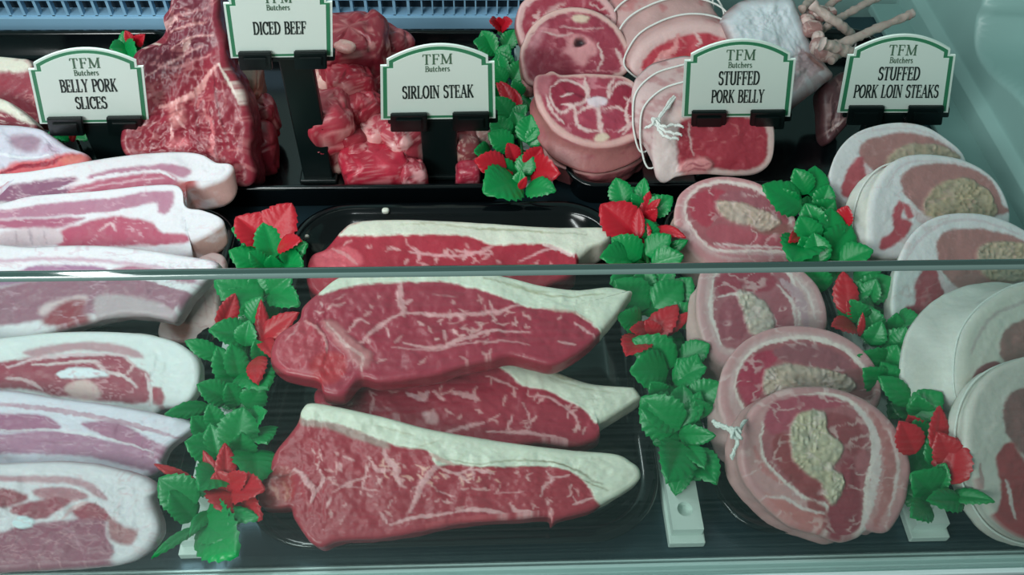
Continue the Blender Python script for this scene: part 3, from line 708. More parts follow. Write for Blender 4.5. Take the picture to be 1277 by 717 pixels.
slab('sirloin_steak', c7, [(285,136),(330,110),(450,103),(600,107),(760,116),(900,126),(1040,127),(1098,131),(1112,152),(1085,178),(1050,190),(1010,226),(1000,262),(930,298),(850,330),(600,350),(300,360),(200,330),(176,275),(190,215),(235,192)],
     (560, 330, .044), .0, .026, (176, 50, 68), [
     *flecks([(440,180),(700,195),(760,190),(760,240),(460,245)], 22, 1), *flecks([(280,160),(960,200),(960,290),(260,330)], 26, 2, a=.6),
     l([(500,190),(520,215),(515,238)], 9, VEIN), l([(490,205),(560,215),(640,222),(720,205),(740,188)], 7, VEIN), l([(650,205),(740,215)], 6, VEIN), l([(830,240),(900,205),(930,195)], 6, VEIN),
     p([(190,215),(240,195),(290,185),(330,200),(350,245),(260,260),(195,250)], (208, 92, 105), 3), l([(250,190),(300,215),(330,245)], 8, PK),
     l([(905,182),(950,200),(1000,226)], 9, (228, 190, 190)),
     p([(278,140),(330,108),(450,98),(600,102),(760,112),(900,122),(1040,122),(1110,125),(1120,160),(1090,182),(1050,196),(1045,230),(1000,222),(960,200),(910,180),(820,184),(740,182),(690,160),(620,152),(520,150),(400,152),(290,150)], CRM, 1.5, .001, 'fat_cap'),
     l([(470,118),(560,112),(640,122),(760,132),(900,140)], 4, (170, 165, 130), a=.5), l([(700,128),(830,134),(1040,150)], 3, (160, 155, 120), a=.5),
     ], label='sirloin steak furthest back in the centre tray, with a long straight cream fat edge', cat='steak', group=SG, mat=BEEF, er=.004, relief=.0016, side=(146, 38, 54))
slab('sirloin_steak', c7, [(215,325),(290,275),(420,258),(620,262),(700,262),(800,280),(900,305),(1010,318),(1110,312),(1172,325),(1173,327),(1140,376),(1088,440),(1084,446),(1040,490),(980,530),(930,548),(880,540),(800,522),(740,535),(650,555),(575,578),(480,592),(400,600),(340,590),(290,640),(230,635),(215,600),(150,585),(100,570),(65,525),(85,460),(150,412),(165,370)],
     (560, 465, .066), .03, .018, (170, 52, 74), [
     *flecks([(460,370),(700,385),(860,360),(860,480),(560,520),(480,460)], 30, 3), *flecks([(200,380),(480,310),(640,310),(1040,430),(960,520),(400,580)], 42, 4, a=.6),
     p([(65,525),(85,460),(160,408),(215,440),(240,490),(235,540),(210,600),(150,600),(100,580)], (186, 62, 80), 3, .001),
     l([(160,412),(205,440),(238,490),(240,560)], 7, PK), l([(100,480),(130,450),(140,420)], 4, VEIN, a=.6),
     p([(225,415),(265,420),(310,470),(350,500),(378,525),(370,570),(335,570),(300,530),(250,470)], (198, 120, 125), 4, .0012), l([(240,425),(300,500),(350,540),(345,585)], 7, (222,170,170)),
     p([(180,560),(240,520),(300,540),(290,600),(220,630)], (190, 48, 62), 4),
     l([(465,290),(462,330),(468,365),(475,392)], 15, VEIN, dh=.0004), l([(478,360),(500,350)], 9, VEIN), l([(470,392),(420,420),(372,460),(345,492)], 8, VEIN), l([(475,392),(560,394),(640,402),(740,392),(830,368)], 8, VEIN),
     l([(640,400),(660,415)], 6, VEIN), l([(740,360),(755,392),(790,380)], 8, VEIN), l([(420,420),(430,470)], 3, VEIN), l([(480,490),(560,512),(660,482),(740,455),(860,460)], 8, VEIN), l([(600,450),(605,490)], 6, VEIN), l([(310,440),(338,408),(365,425)], 6, VEIN), l([(440,505),(560,520),(650,500),(800,490),(860,505)], 4, VEIN, a=.7),
     l([(950,490),(1000,502)], 6, VEIN), l([(1000,430),(1060,470)], 6, VEIN), l([(560,330),(640,340)], 3, VEIN, a=.5), l([(220,350),(225,368)], 5, VEIN), l([(520,420),(535,430)], 8, VEIN), l([(300,330),(260,350)], 4, VEIN, a=.6),
     p([(200,330),(285,268),(420,250),(620,255),(700,256),(800,274),(900,299),(1010,310),(1110,306),(1180,320),(1150,385),(1092,452),(1050,428),(1000,400),(900,380),(830,365),(740,330),(680,310),(600,290),(480,292),(330,302)], CRM, 1.5, .001, 'fat_cap'),
     l([(720,280),(800,300),(930,335),(1100,335)], 4, (170, 160, 125), a=.6), l([(800,290),(880,320),(920,318)], 5, (176, 166, 130), a=.5), l([(900,380),(1000,398),(1060,432)], 5, (200, 150, 140), a=.6)
     ], label='big sirloin steak second from the back with a round lobe at its left end', cat='steak', group=SG, mat=BEEF, er=.004, relief=.0022, side=(146, 38, 54))
slab('sirloin_steak', c8, [(765,62),(850,52),(870,72),(960,105),(1050,135),(1176,148),(1188,152),(1203,172),(1202,180),(1150,215),(1076,262),(1082,288),(1060,308),(1000,326),(900,316),(800,330),(700,345),(400,310),(260,225),(222,192),(228,152),(300,110),(500,70)],
     (620, 545, .036), .05, .020, (168, 50, 70), [
     *flecks([(300,140),(720,110),(1020,200),(1040,300),(600,300),(300,230)], 44, 5, a=.75),
     l([(385,160),(398,195),(390,238)], 6, VEIN), l([(500,165),(545,185),(562,160)], 12, (226,170,178)), l([(535,165),(560,180)], 9, VEIN), l([(580,160),(615,188)], 7, VEIN), l([(640,168),(690,178),(712,190)], 13, VEIN), l([(700,165),(705,195)], 7, VEIN),
     p([(548,235),(585,232),(592,268),(560,270)], (222,160,165), 3), l([(620,300),(680,282),(735,268)], 9, VEIN), l([(740,298),(860,300),(980,324)], 7, VEIN), l([(870,178),(930,182),(1000,240),(1020,290)], 5, VEIN), l([(815,240),(800,290)], 5, VEIN), l([(980,250),(990,230),(1010,225)], 5, VEIN), l([(740,110),(830,150)], 4, VEIN), l([(850,200),(870,260),(860,300)], 3, VEIN),
     p([(758,62),(830,46),(870,68),(960,98),(1050,128),(1190,143),(1212,160),(1216,186),(1160,224),(1075,270),(1040,230),(980,188),(920,156),(850,143),(800,102)], CRM, 1.5, .001, 'fat_cap'),
     l([(850,60),(930,95),(1000,122)], 6, (176, 160, 128), a=.7), l([(900,100),(1000,140),(1120,160)], 3, (180,172,140), a=.4)
     ], label='sirloin steak lying beneath its neighbours, with a wide wedge of cream fat at the right', cat='steak', group=SG, mat=BEEF, er=.004, relief=.0018, side=(146, 38, 54))
slab('sirloin_steak', c8, [(183,215),(215,195),(320,213),(440,240),(560,272),(700,298),(850,320),(1000,338),(1130,350),(1180,376),(1196,388),(1204,404),(1200,428),(1160,460),(1090,500),(1050,520),(960,546),(936,560),(920,540),(800,550),(660,560),(560,580),(440,603),(300,612),(240,632),(200,608),(160,545),(148,512),(110,517),(60,510),(45,470),(45,430),(80,400),(104,340),(165,265)],
     (560, 655, .042), .28, .022, (172, 54, 70), [
     *flecks([(390,350),(560,385),(800,395),(800,440),(560,450),(430,430)], 34, 6, col=(234,172,162)), *flecks([(180,330),(420,330),(560,400),(960,400),(1040,480),(900,530),(500,570),(260,590)], 64, 7, a=.65),
     p([(40,470),(45,425),(95,390),(135,395),(148,450),(138,500),(100,520),(55,514)], (180, 66, 70), 5, -.001), l([(70,450),(92,466),(100,490)], 12, (216,140,128), a=.8), l([(115,440),(128,470),(120,498)], 9, (216,140,128), a=.7), l([(60,425),(100,420),(140,410)], 6, (120,30,36), a=.6),
     l([(150,395),(190,430),(215,470),(208,505)], 14, VEIN, dh=.0004), l([(220,480),(245,435),(238,400)], 9, VEIN), l([(260,525),(272,490)], 5, VEIN), l([(298,380),(302,402)], 7, VEIN), l([(280,470),(330,440),(390,420)], 5, VEIN),
     l([(430,322),(440,362),(470,395),(475,430)], 11, VEIN), l([(395,372),(410,400),(450,400)], 9, VEIN), l([(460,400),(480,445)], 10, VEIN), l([(390,370),(370,440),(360,480)], 3, VEIN), l([(580,345),(592,380),(555,430),(525,500),(512,542)], 12, VEIN, dh=.0003), l([(590,385),(650,410),(700,385)], 7, VEIN), l([(650,410),(690,440)], 7, VEIN), l([(700,395),(760,410)], 8, VEIN), l([(690,370),(700,430)], 5, VEIN),
     l([(920,400),(936,430),(912,455),(900,492)], 6, VEIN), l([(930,425),(990,415)], 4, VEIN), l([(1000,522),(1070,495)], 6, VEIN), l([(1000,490),(1020,520)], 4, VEIN), l([(810,515),(832,542),(912,546)], 9, VEIN), l([(650,542),(720,535),(800,552)], 10, VEIN), l([(450,582),(540,555),(640,545)], 8, VEIN), l([(420,540),(440,575)], 6, VEIN), l([(935,535),(932,562)], 8, PK), l([(560,580),(700,562),(900,548)], 9, (205,90,100), a=.5), l([(600,470),(640,490)], 3, VEIN), l([(760,480),(850,470)], 3, VEIN,a=.6), l([(300,450),(420,470)], 3, VEIN, a=.6),
     p([(176,222),(240,228),(330,262),(430,296),(440,330),(350,298),(260,266),(180,252)], (176, 140, 135), 3, 0),
     p([(176,215),(215,186),(320,206),(440,232),(560,264),(700,290),(850,312),(1000,330),(1135,342),(1200,380),(1216,402),(1212,440),(1168,472),(1092,512),(1060,462),(1010,412),(950,388),(880,381),(800,386),(720,387),(640,378),(600,384),(585,376),(560,334),(480,322),(420,300),(350,270),(280,246),(180,232)], CRM, 1.5, .0012, 'fat_cap'),
     l([(640,380),(600,362),(572,345)], 10, (226,190,180)), l([(620,362),(720,378),(860,360),(960,375),(1010,400)], 3, (150, 140, 110), a=.6), l([(900,360),(1000,390),(1060,430),(1100,445)], 4, (120, 105, 80), a=.6), l([(1030,430),(1075,450),(1120,470)], 4, (140, 130, 100), a=.6), l([(540,322),(600,300)], 3, (170,150,120), a=.5), l([(400,250),(520,285)], 3, (180,170,140), a=.5)
     ], label='front sirloin steak with a full-length cream fat edge, nearest the glass', cat='steak', group=SG, mat=BEEF, er=.004, relief=.0022, side=(146, 38, 54))

# ------------------------------------------------------------------ pork belly slices
BG = 'pork belly slices in the left tray'; FW = (226, 222, 228); PKM = (178, 122, 145); PKD = (160, 88, 112)
c5 = (0, 180, 2.758); c6 = (0, 400, 2.262); a1 = (0, 0, 2.988)
slab('pork_belly_slice', c5, [(-160,260),(-160,120),(100,85),(300,50),(450,28),(600,18),(690,26),(745,55),(800,65),(775,112),(700,140),(645,150),(610,240),(300,280),(0,280)],
     (100, 325, .026), .45, .017, FW, [
     p([(300,102),(420,70),(560,60),(650,76),(655,96),(620,112),(560,88),(430,98),(340,115)], PKM, 2.5), p([(220,165),(330,122),(450,98),(560,88),(620,135),(610,200),(470,200),(350,200)], (180, 95, 118), 3), l([(330,112),(430,92),(540,85),(600,120)], 9, FW), l([(260,160),(400,130),(560,112)], 5, (220,190,200), a=.7),
     p([(-160,150),(0,135),(120,118),(260,105),(240,150),(200,180),(120,190),(-160,200)], (140, 92, 118), 3), l([(200,150),(340,110),(420,100)], 10, FW), p([(620,128),(665,135),(690,160),(650,200),(600,180)], (190, 90, 92), 4),
     nz(.93, (226,196,206), .03, .1, a=.4)], label='pork belly slice at the back of the stack, ending in a thick brown-edged rind', cat='pork slice', group=BG, side=(190, 140, 132), er=.004, relief=.002, tvec=(.002, -.010, -.024))
slab('pork_belly_slice', c5, [(-160,400),(-160,215),(0,195),(100,170),(220,160),(350,150),(480,135),(590,130),(625,150),(638,205),(700,220),(765,250),(760,275),(700,315),(640,340),(640,380),(300,410),(0,410)],
     (100, 372, .026), .45, .017, FW, [
     p([(-160,235),(0,215),(200,190),(400,170),(500,150),(590,150),(597,190),(572,238),(545,228),(540,192),(480,205),(400,222),(250,240),(0,250),(-160,255)], PKM, 2.5), p([(-160,265),(0,254),(200,250),(292,246),(250,272),(180,292),(0,286),(-160,290)], (172, 96, 122), 3),
     p([(200,302),(300,266),(380,243),(450,250),(520,270),(560,310),(640,320),(640,352),(450,360),(205,360)], (178, 84, 108), 3), l([(250,240),(350,235),(480,210)], 6, FW), l([(340,300),(380,270),(400,300)], 7, (224,190,196), a=.8), p([(0,310),(60,290),(190,290),(200,350),(0,360)], (205,185,192), 3), l([(50,300),(60,350)], 5, (150,130,140), a=.6), l([(100,295),(110,350)], 5, (150,130,140), a=.6), l([(150,300),(155,345)], 5, (150,130,140), a=.6),
     nz(.93, (226,196,206), .03, .1, a=.4)], label='pork belly slice with a stepped white fat end, second from the back', cat='pork slice', group=BG, side=(176, 134, 122), er=.004, relief=.002, tvec=(.001, -.010, -.022))
slab('pork_fat_piece', c5, [(600,500),(690,380),(760,375),(775,420),(752,520),(745,620),(700,670),(620,680),(540,650)], (250, 400, .02), .2, .012, (214, 186, 184), [
     p([(560,600),(640,560),(660,640),(620,690)], (150, 95, 85), 6), nz(.9, (190,130,130), .05, .08, a=.5), l([(700,500),(720,600)], 8, (190,140,140), a=.6)], label='pale end of a pork slice poking out beside the leaves below the third slice', cat='pork piece', side=(196,150,145))
slab('pork_belly_slice', c5, [(-160,700),(-160,362),(100,348),(300,342),(480,355),(640,380),(748,405),(712,460),(650,530),(600,600),(560,600),(480,590),(350,600),(0,700)],
     (100, 448, .030), .45, .022, FW, [
     p([(-160,392),(0,382),(200,370),(400,385),(560,410),(560,420),(400,398),(200,384),(0,396),(-160,405)], (200,165,182), 3), p([(-160,470),(0,450),(120,408),(300,402),(370,425),(300,440),(100,470),(-160,510)], (165, 118, 150), 3), p([(390,428),(440,405),(560,425),(680,455),(690,485),(600,470),(500,445)], (170, 115, 135), 3),
     p([(-160,520),(0,490),(200,452),(500,462),(600,500),(668,520),(620,580),(560,610),(350,600),(0,640),(-160,660)], (158, 108, 126), 4), l([(490,460),(590,488),(680,512)], 14, FW), p([(150,560),(250,530),(300,530),(290,560),(200,600),(140,600)], (215,190,195), 5), p([(200,560),(290,545),(290,600),(350,640),(150,640)], (150,70,82), 5), p([(330,535),(420,528),(560,565),(600,600),(540,640),(350,640)], (186,165,172), 4),
     nz(.92, (206,170,186), .03, .12, a=.45)], label='thick pork belly slice crossed by the glass edge, third from the back', cat='pork slice', group=BG, side=(176, 150, 155), er=.005, relief=.003)
slab('pork_belly_slice', c6, [(-120,300),(-120,62),(0,45),(150,30),(300,28),(420,38),(500,60),(550,98),(562,135),(558,185),(535,222),(500,245),(450,255),(400,290),(200,310)],
     (100, 530, .026), .45, .017, (225, 226, 228), [
     p([(70,76),(200,50),(330,55),(392,80),(400,98),(330,85),(250,74),(150,86),(90,95)], (190, 146, 156), 3), p([(-120,120),(0,110),(100,95),(250,90),(340,92),(385,128),(420,148),(418,180),(415,240),(330,240),(240,225),(150,215),(60,195),(-120,190)], (160, 72, 90), 3),
     l([(90,120),(200,112),(270,112),(300,142),(350,155),(385,190)], 10, (220,196,200)), l([(20,130),(100,100),(250,86),(350,92)], 8, (220,190,198)), l([(350,90),(375,120),(360,150)], 6, (220,186,190)), l([(20,160),(80,170),(120,200)], 10, (215,180,185)),
     p([(158,150),(180,135),(230,130),(290,140),(302,156),(240,162),(180,162)], (228, 232, 240), 2, .001, 'bone'), p([(178,192),(240,165),(282,200),(272,228),(220,228)], (214, 182, 180), 3), p([(430,192),(462,198),(470,245),(440,250),(425,215)], (168, 84, 98), 3), l([(410,150),(425,200),(422,250)], 8, (222,200,204)), nz(.92, (214,160,170), .05, .1, [(0,100),(380,100),(400,230),(0,200)], a=.6)],
     label='pork belly slice with white rounded fat end and dark red centre, fourth from back', cat='pork slice', group=BG, side=(206, 196, 186), er=.004, relief=.002)
slab('pork_belly_slice', c6, [(-120,470),(-120,212),(0,195),(150,215),(300,235),(450,262),(540,284),(540,305),(480,350),(455,392),(440,430),(300,470),(0,480)],
     (100, 618, .026), .45, .017, (220, 214, 228), [
     l([(-60,222),(60,228),(200,248),(330,275),(440,306),(510,330)], 15, (190, 150, 168)), l([(230,262),(330,285),(430,318)], 6, FW, a=.7), p([(-120,250),(0,252),(120,258),(172,300),(80,310),(-120,300)], (168, 108, 138), 3), p([(230,280),(330,278),(420,330),(480,362),(470,410),(350,355),(260,305)], (170, 112, 140), 3),
     p([(-120,320),(0,318),(150,308),(300,335),(440,395),(430,440),(250,390),(0,380),(-120,380)], (174, 122, 150), 3), l([(0,305),(160,306),(300,330),(440,380)], 7, FW, a=.7), l([(100,340),(250,350)], 4, (150,90,120), a=.6), nz(.92, (220,190,206), .03, .1, a=.4)],
     label='streaky pale lilac pork belly slice, fifth from the back', cat='pork slice', group=BG, side=(190, 150, 165), er=.004, relief=.0018)
slab('pork_belly_slice', c6, [(-120,720),(-120,412),(0,400),(150,394),(270,404),(380,430),(422,452),(438,480),(425,502),(448,570),(442,612),(400,660),(330,690),(200,702),(0,712)],
     (100, 703, .026), .45, .019, (222, 214, 222), [
     p([(-60,425),(100,420),(220,430),(290,470),(305,500),(260,482),(200,446),(0,440)], (186, 140, 152), 3), p([(100,462),(200,458),(250,490),(200,502),(110,492)], (176, 118, 130), 3), p([(-60,470),(30,465),(80,490),(30,520),(-60,530)], (150,72,86), 3), p([(30,522),(150,490),(205,505),(120,560),(50,548)], (156, 76, 92), 3), p([(200,530),(260,508),(302,540),(312,565),(240,572)], (158, 74, 90), 3),
     p([(-120,610),(0,600),(60,582),(130,570),(280,560),(305,600),(322,690),(200,712),(-120,712)], (150, 82, 104), 4), l([(180,560),(215,520),(250,505)], 8, (220,180,186)), l([(130,575),(200,600),(240,690)], 5, (180,120,140), a=.6), p([(35,570),(60,550),(92,560),(90,585),(50,590)], (220, 232, 240), 2, .001, 'bone'), p([(308,556),(350,580),(402,600),(380,645),(320,625)], (166, 104, 112), 4), nz(.92, (214,160,170), .05, .1, a=.35)],
     label='front pork belly slice with a bone spot and thick white end, nearest the glass', cat='pork slice', group=BG, side=(176, 130, 140), er=.005, relief=.0025)
slab('pork_rib_piece', a1, [(-120,470),(0,458),(130,470),(190,498),(250,540),(320,568),(332,592),(310,620),(250,640),(200,650),(150,665),(80,672),(0,722),(-120,760)],
     (20, 232, .055), .25, .016, (206, 202, 216), [
     p([(30,500),(90,488),(150,505),(150,540),(110,562),(50,545)], (160, 130, 148), 5), p([(190,520),(240,550),(200,575),(150,560)], (190,170,190), 5), p([(-120,690),(0,640),(60,610),(130,600),(190,592),(225,572),(320,572),(338,600),(310,628),(240,632),(150,662),(60,668),(0,715),(-120,740)], (205, 92, 100), 4), l([(0,655),(70,630),(140,625),(200,610),(235,585)], 16, (150, 40, 60)), p([(230,590),(320,578),(330,600),(300,618),(250,620)], (214,120,112), 4), l([(-60,560),(60,585),(180,580)], 10, (226,224,232))],
     label='bony pork piece with a raw red edge on top of the slices, back left', cat='pork piece', side=(206, 120, 124), er=.005, relief=.004)
slab('beef_joint', a1, [(-120,225),(-120,205),(60,215),(118,240),(150,400),(132,470),(60,440),(-120,400)], (20, 152, .03), .9, .03, (150, 60, 74), [
     nz(.9, (214,140,140), .05, .08, a=.7), p([(-120,200),(60,210),(118,236),(90,262),(0,262),(-120,262)], (224, 220, 205), 3, .001, 'fat_cap')], label='beef piece with a cream fat top at the far left edge behind the ribs', cat='beef', mat=BEEF, side=(130, 44, 56))
slab('beef_joint', a1, [(-120,350),(0,366),(60,400),(130,462),(120,486),(40,492),(-120,492)], (10, 172, .045), .7, .02, (140, 56, 72), [
     nz(.88, (224,190,186), .05, .1, a=.8), p([(-120,350),(0,362),(60,395),(132,462),(90,452),(20,410),(-120,392)], (226, 222, 208), 3, .001, 'fat_cap')], label='smaller beef piece with a creamy fat band in front of the fat-topped one, far left', cat='beef', mat=BEEF, side=(130, 44, 56))

# ------------------------------------------------------------------ large beef piece at the back
a6 = (130, 0, 2.987)
slab('beef_flank', a6, [(270,-70),(400,-70),(425,60),(445,130),(462,235),(495,290),(530,380),(548,470),(545,560),(560,650),(540,692),(470,690),(440,640),(300,600),(120,600),(60,560),(60,480),(120,420),(100,260),(110,195),(190,150),(222,110),(215,60),(240,20)],
     (250, 213, .048), 1.15, .045, (144, 44, 60), [
     p([(100,300),(110,190),(220,140),(215,50),(280,-70),(400,-70),(430,100),(440,170),(330,230),(200,290)], (116, 46, 62), 9),
     nz(.91, (205,130,132), .018, .10, a=.5), nz(.93, (196,120,122), .07, .03, [(330,260),(460,250),(540,400),(540,640),(430,640),(340,420)], a=.6, seed=7),
     l([(450,240),(400,280),(370,320),(330,355),(240,390),(190,400)], 16, (224,160,158)), l([(300,190),(320,150)], 18, (214,170,165)), l([(215,90),(240,60),(265,50)], 24, (200,150,150)), l([(180,160),(150,150),(130,180)], 14, (205,180,170)), p([(235,400),(290,395),(300,450),(250,470)], (206,130,130), 6), l([(240,460),(245,520),(260,560)], 9, (224,165,165)), l([(270,440),(300,480)], 8, (224,165,165)), l([(410,440),(415,510),(405,570),(420,600)], 14, (214,120,126)), p([(240,525),(290,520),(320,555),(260,570),(220,560)], (204,110,118), 5),
     l([(455,235),(480,280),(510,340),(528,385)], 7, (230,214,204)), l([(430,280),(440,380),(470,500)], 7, (100,20,36), a=.7), l([(340,330),(350,450),(360,580)], 6, (110,30,44), a=.6), l([(120,440),(240,420),(320,400)], 5, (110,30,44), a=.5), l([(150,240),(260,250),(420,200)], 8, (200,130,134)), l([(130,290),(220,240),(380,170)], 5, (206,150,150)), l([(240,110),(330,80),(400,70)], 8, (190,130,130)), l([(250,180),(340,130),(430,125)], 6, (196,140,140)), l([(240,40),(330,30),(400,10)], 6, (180,120,124))],
     label='tall draped dark red beef piece with white sinew streaks behind the belly pork sign', cat='beef', mat=BEEF, side=(116, 32, 46), er=.0065, relief=.007, rfreq=.035, sidenoise=.004)

# ------------------------------------------------------------------ diced beef
DG = 'diced beef heap'
W_ = (224, 172, 165)
D = [ # u v z ru rv rz base fat th rot label
 (440, 66, .075, 44, 38, .030, (150, 42, 58), (205,130,130), .66, .2, 'largest dark diced beef chunk at the top of the heap'),
 (478, 58, .062, 34, 20, .022, (146, 44, 58), (200,120,125), .66, -.6, 'diced beef piece sloping away behind the top of the heap to the right'),
 (492, 88, .05, 24, 24, .022, (158, 40, 56), (214,140,140), .64, .3, 'diced beef chunk tucked against the left of the sirloin sign'),
 (437, 112, .060, 29, 25, .026, (172, 44, 62), (214,130,132), .66, .4, 'round bright red diced beef chunk in the middle of the heap'),
 (402, 104, .052, 14, 26, .018, (214, 158, 150), (230,190,180), .55, .1, 'pale fatty diced beef piece at the upper left of the heap'),
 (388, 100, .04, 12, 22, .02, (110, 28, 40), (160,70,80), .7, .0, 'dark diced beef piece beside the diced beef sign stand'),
 (463, 108, .048, 20, 20, .022, (166, 46, 62), (226,170,165), .58, .8, 'diced beef chunk with white marks right of the round one'),
 (412, 152, .055, 30, 30, .028, (176, 54, 70), (222,150,150), .62, .2, 'large glossy diced beef chunk at the left of the heap'),
 (392, 138, .048, 13, 26, .018, (206, 130, 132), (228,170,168), .5, .1, 'pink white edged diced beef piece on the left flank'),
 (448, 140, .048, 26, 24, .025, (168, 48, 64), (214,130,135), .64, .9, 'diced beef chunk right of the large glossy one'),
 (470, 140, .035, 18, 26, .022, (120, 26, 42), (170,70,80), .7, .2, 'dark diced beef chunk left of the sirloin sign stand'),
 (405, 182, .030, 27, 18, .026, (146, 70, 76), (214,176,165), .52, .1, 'layered grey pink diced beef slab at the foot of the left flank'),
 (436, 178, .032, 20, 26, .024, (150, 40, 54), (190,90,98), .68, .5, 'upright diced beef chunk between the layered slab and the front ones'),
 (448, 196, .028, 22, 18, .020, (176, 54, 70), (218,140,142), .62, .3, 'small pink diced beef chunk low in the middle'),
 (472, 172, .035, 22, 20, .020, (180, 62, 78), (226,160,160), .58, .6, 'diced beef chunk with a pale corner above the broad front chunk'),
 (470, 214, .022, 42, 23, .022, (184, 44, 66), (222,140,146), .68, .1, 'broad bright red diced beef chunk at the front of the heap'),
 (504, 180, .034, 27, 25, .025, (178, 66, 80), (226,170,170), .56, .7, 'marbled diced beef chunk against the front sign stand'),
 (516, 222, .020, 16, 15, .018, (182, 66, 82), (226,160,165), .6, .2, 'little diced beef piece at the right foot of the sign stand front'),
 (582, 186, .03, 15, 22, .018, (130, 62, 66), (200,160,150), .55, .2, 'dull brown diced beef piece right of the sirloin sign stand'),
 (583, 220, .02, 17, 16, .018, (168, 48, 68), (214,130,140), .65, .1, 'red diced beef piece low down right of the sirloin sign stand'),
 (598, 172, .03, 12, 16, .016, (150, 112, 108), (205,180,172), .55, .4, 'greyish fatty diced beef piece by the back leaf garland'),
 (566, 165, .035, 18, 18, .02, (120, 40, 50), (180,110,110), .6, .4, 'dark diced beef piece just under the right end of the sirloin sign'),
 (311, 112, .05, 17, 28, .022, (160, 112, 98), (190,140,125), .6, .1, 'tan fatty piece between the big beef piece and the diced beef sign stand'),
 (326, 146, .035, 20, 20, .022, (140, 40, 54), (196,130,130), .62, .3, 'diced beef chunk left of the diced beef sign stand, upper'),
 (322, 186, .025, 22, 22, .022, (144, 40, 54), (180,80,90), .66, .2, 'diced beef chunk left of the diced beef sign stand, lower'),
]
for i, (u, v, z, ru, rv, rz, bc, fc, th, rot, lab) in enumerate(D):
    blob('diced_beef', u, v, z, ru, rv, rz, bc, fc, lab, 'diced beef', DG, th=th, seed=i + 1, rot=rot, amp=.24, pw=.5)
fatp = blob('fat_patch', 430, 58, .108, 13, 9, .004, (224, 160, 155), (230, 180, 172), None, None, None, seed=50, rot=-.5, amp=.1, parent=bpy.data.objects['diced_beef'], dark=None)

# ------------------------------------------------------------------ lamb slices
a3 = (590, 0, 2.759); LG = 'bone-in lamb slices'; LR = (158, 62, 80); LC = (224, 190, 188)
slab('lamb_slice', a3, [(150,110),(150,50),(175,0),(250,-35),(400,-35),(475,10),(495,80),(430,150),(300,200),(190,180)], (700, 90, .05), 1.2, .03, (160, 60, 78), [
     nz(.88, LC, .04, .06, a=.7), rim(14, (214,170,170)), l([(200,80),(300,30),(420,40)], 8, LC)], label='lamb slice at the very back, cut off by the top of the photo', cat='lamb', group=LG, side=(170,100,104), relief=.002)
slab('lamb_slice', a3, [(163,215),(165,160),(200,90),(260,42),(340,22),(420,35),(490,80),(530,140),(547,200),(530,250),(450,290),(300,300),(190,290)], (720, 118, .045), .9, .032, LR, [
     nz(.88, (214,140,148), .03, .07, a=.6), rim(10, (218,178,172)), l([(190,110),(260,60),(345,45),(430,60),(490,110),(520,170)], 6, (140, 60, 75), a=.6), p([(340,55),(350,42),(395,48),(388,72),(350,70)], (214,190,170), 2, .001, 'bone'),
     p([(325,130),(350,115),(385,125),(420,150),(430,185),(400,200),(380,235),(350,210),(320,185),(300,195),(330,160)], (218,150,155), 4), p([(352,140),(362,128),(380,130),(388,145),(378,160),(358,158)], (52, 36, 42), 2.5, -.006), l([(430,150),(450,200),(430,250)], 7, LC), l([(230,100),(300,120),(340,110)], 5, LC, a=.7), p([(180,150),(220,90),(250,80),(210,170),(180,240)], (212,150,158), 6, a=.7), p([(170,180),(230,170),(320,200),(350,250),(330,290),(180,285)], (128, 40, 58), 8, a=.8), l([(500,170),(525,230),(515,250)], 14, LC), l([(300,85),(380,95),(450,90)], 4, LC, a=.6)],
     label='lamb leg slice with a small round dark bone hole, second from the back', cat='lamb', group=LG, side=(160,92,96), relief=.002)
slab('lamb_slice', a3, [(230,350),(290,330),(400,330),(520,340),(600,400),(610,460),(600,520),(540,570),(480,590),(400,600),(300,575),(250,540),(235,470)], (730, 222, .028), .15, .024, (170, 84, 92), [
     nz(.86, LC, .04, .08, a=.8), rim(26, (206,150,148))], label='lamb chop slice mostly hidden beneath the double loin chop', cat='lamb', group=LG, side=(150,80,86), relief=.003, sidenoise=.003)
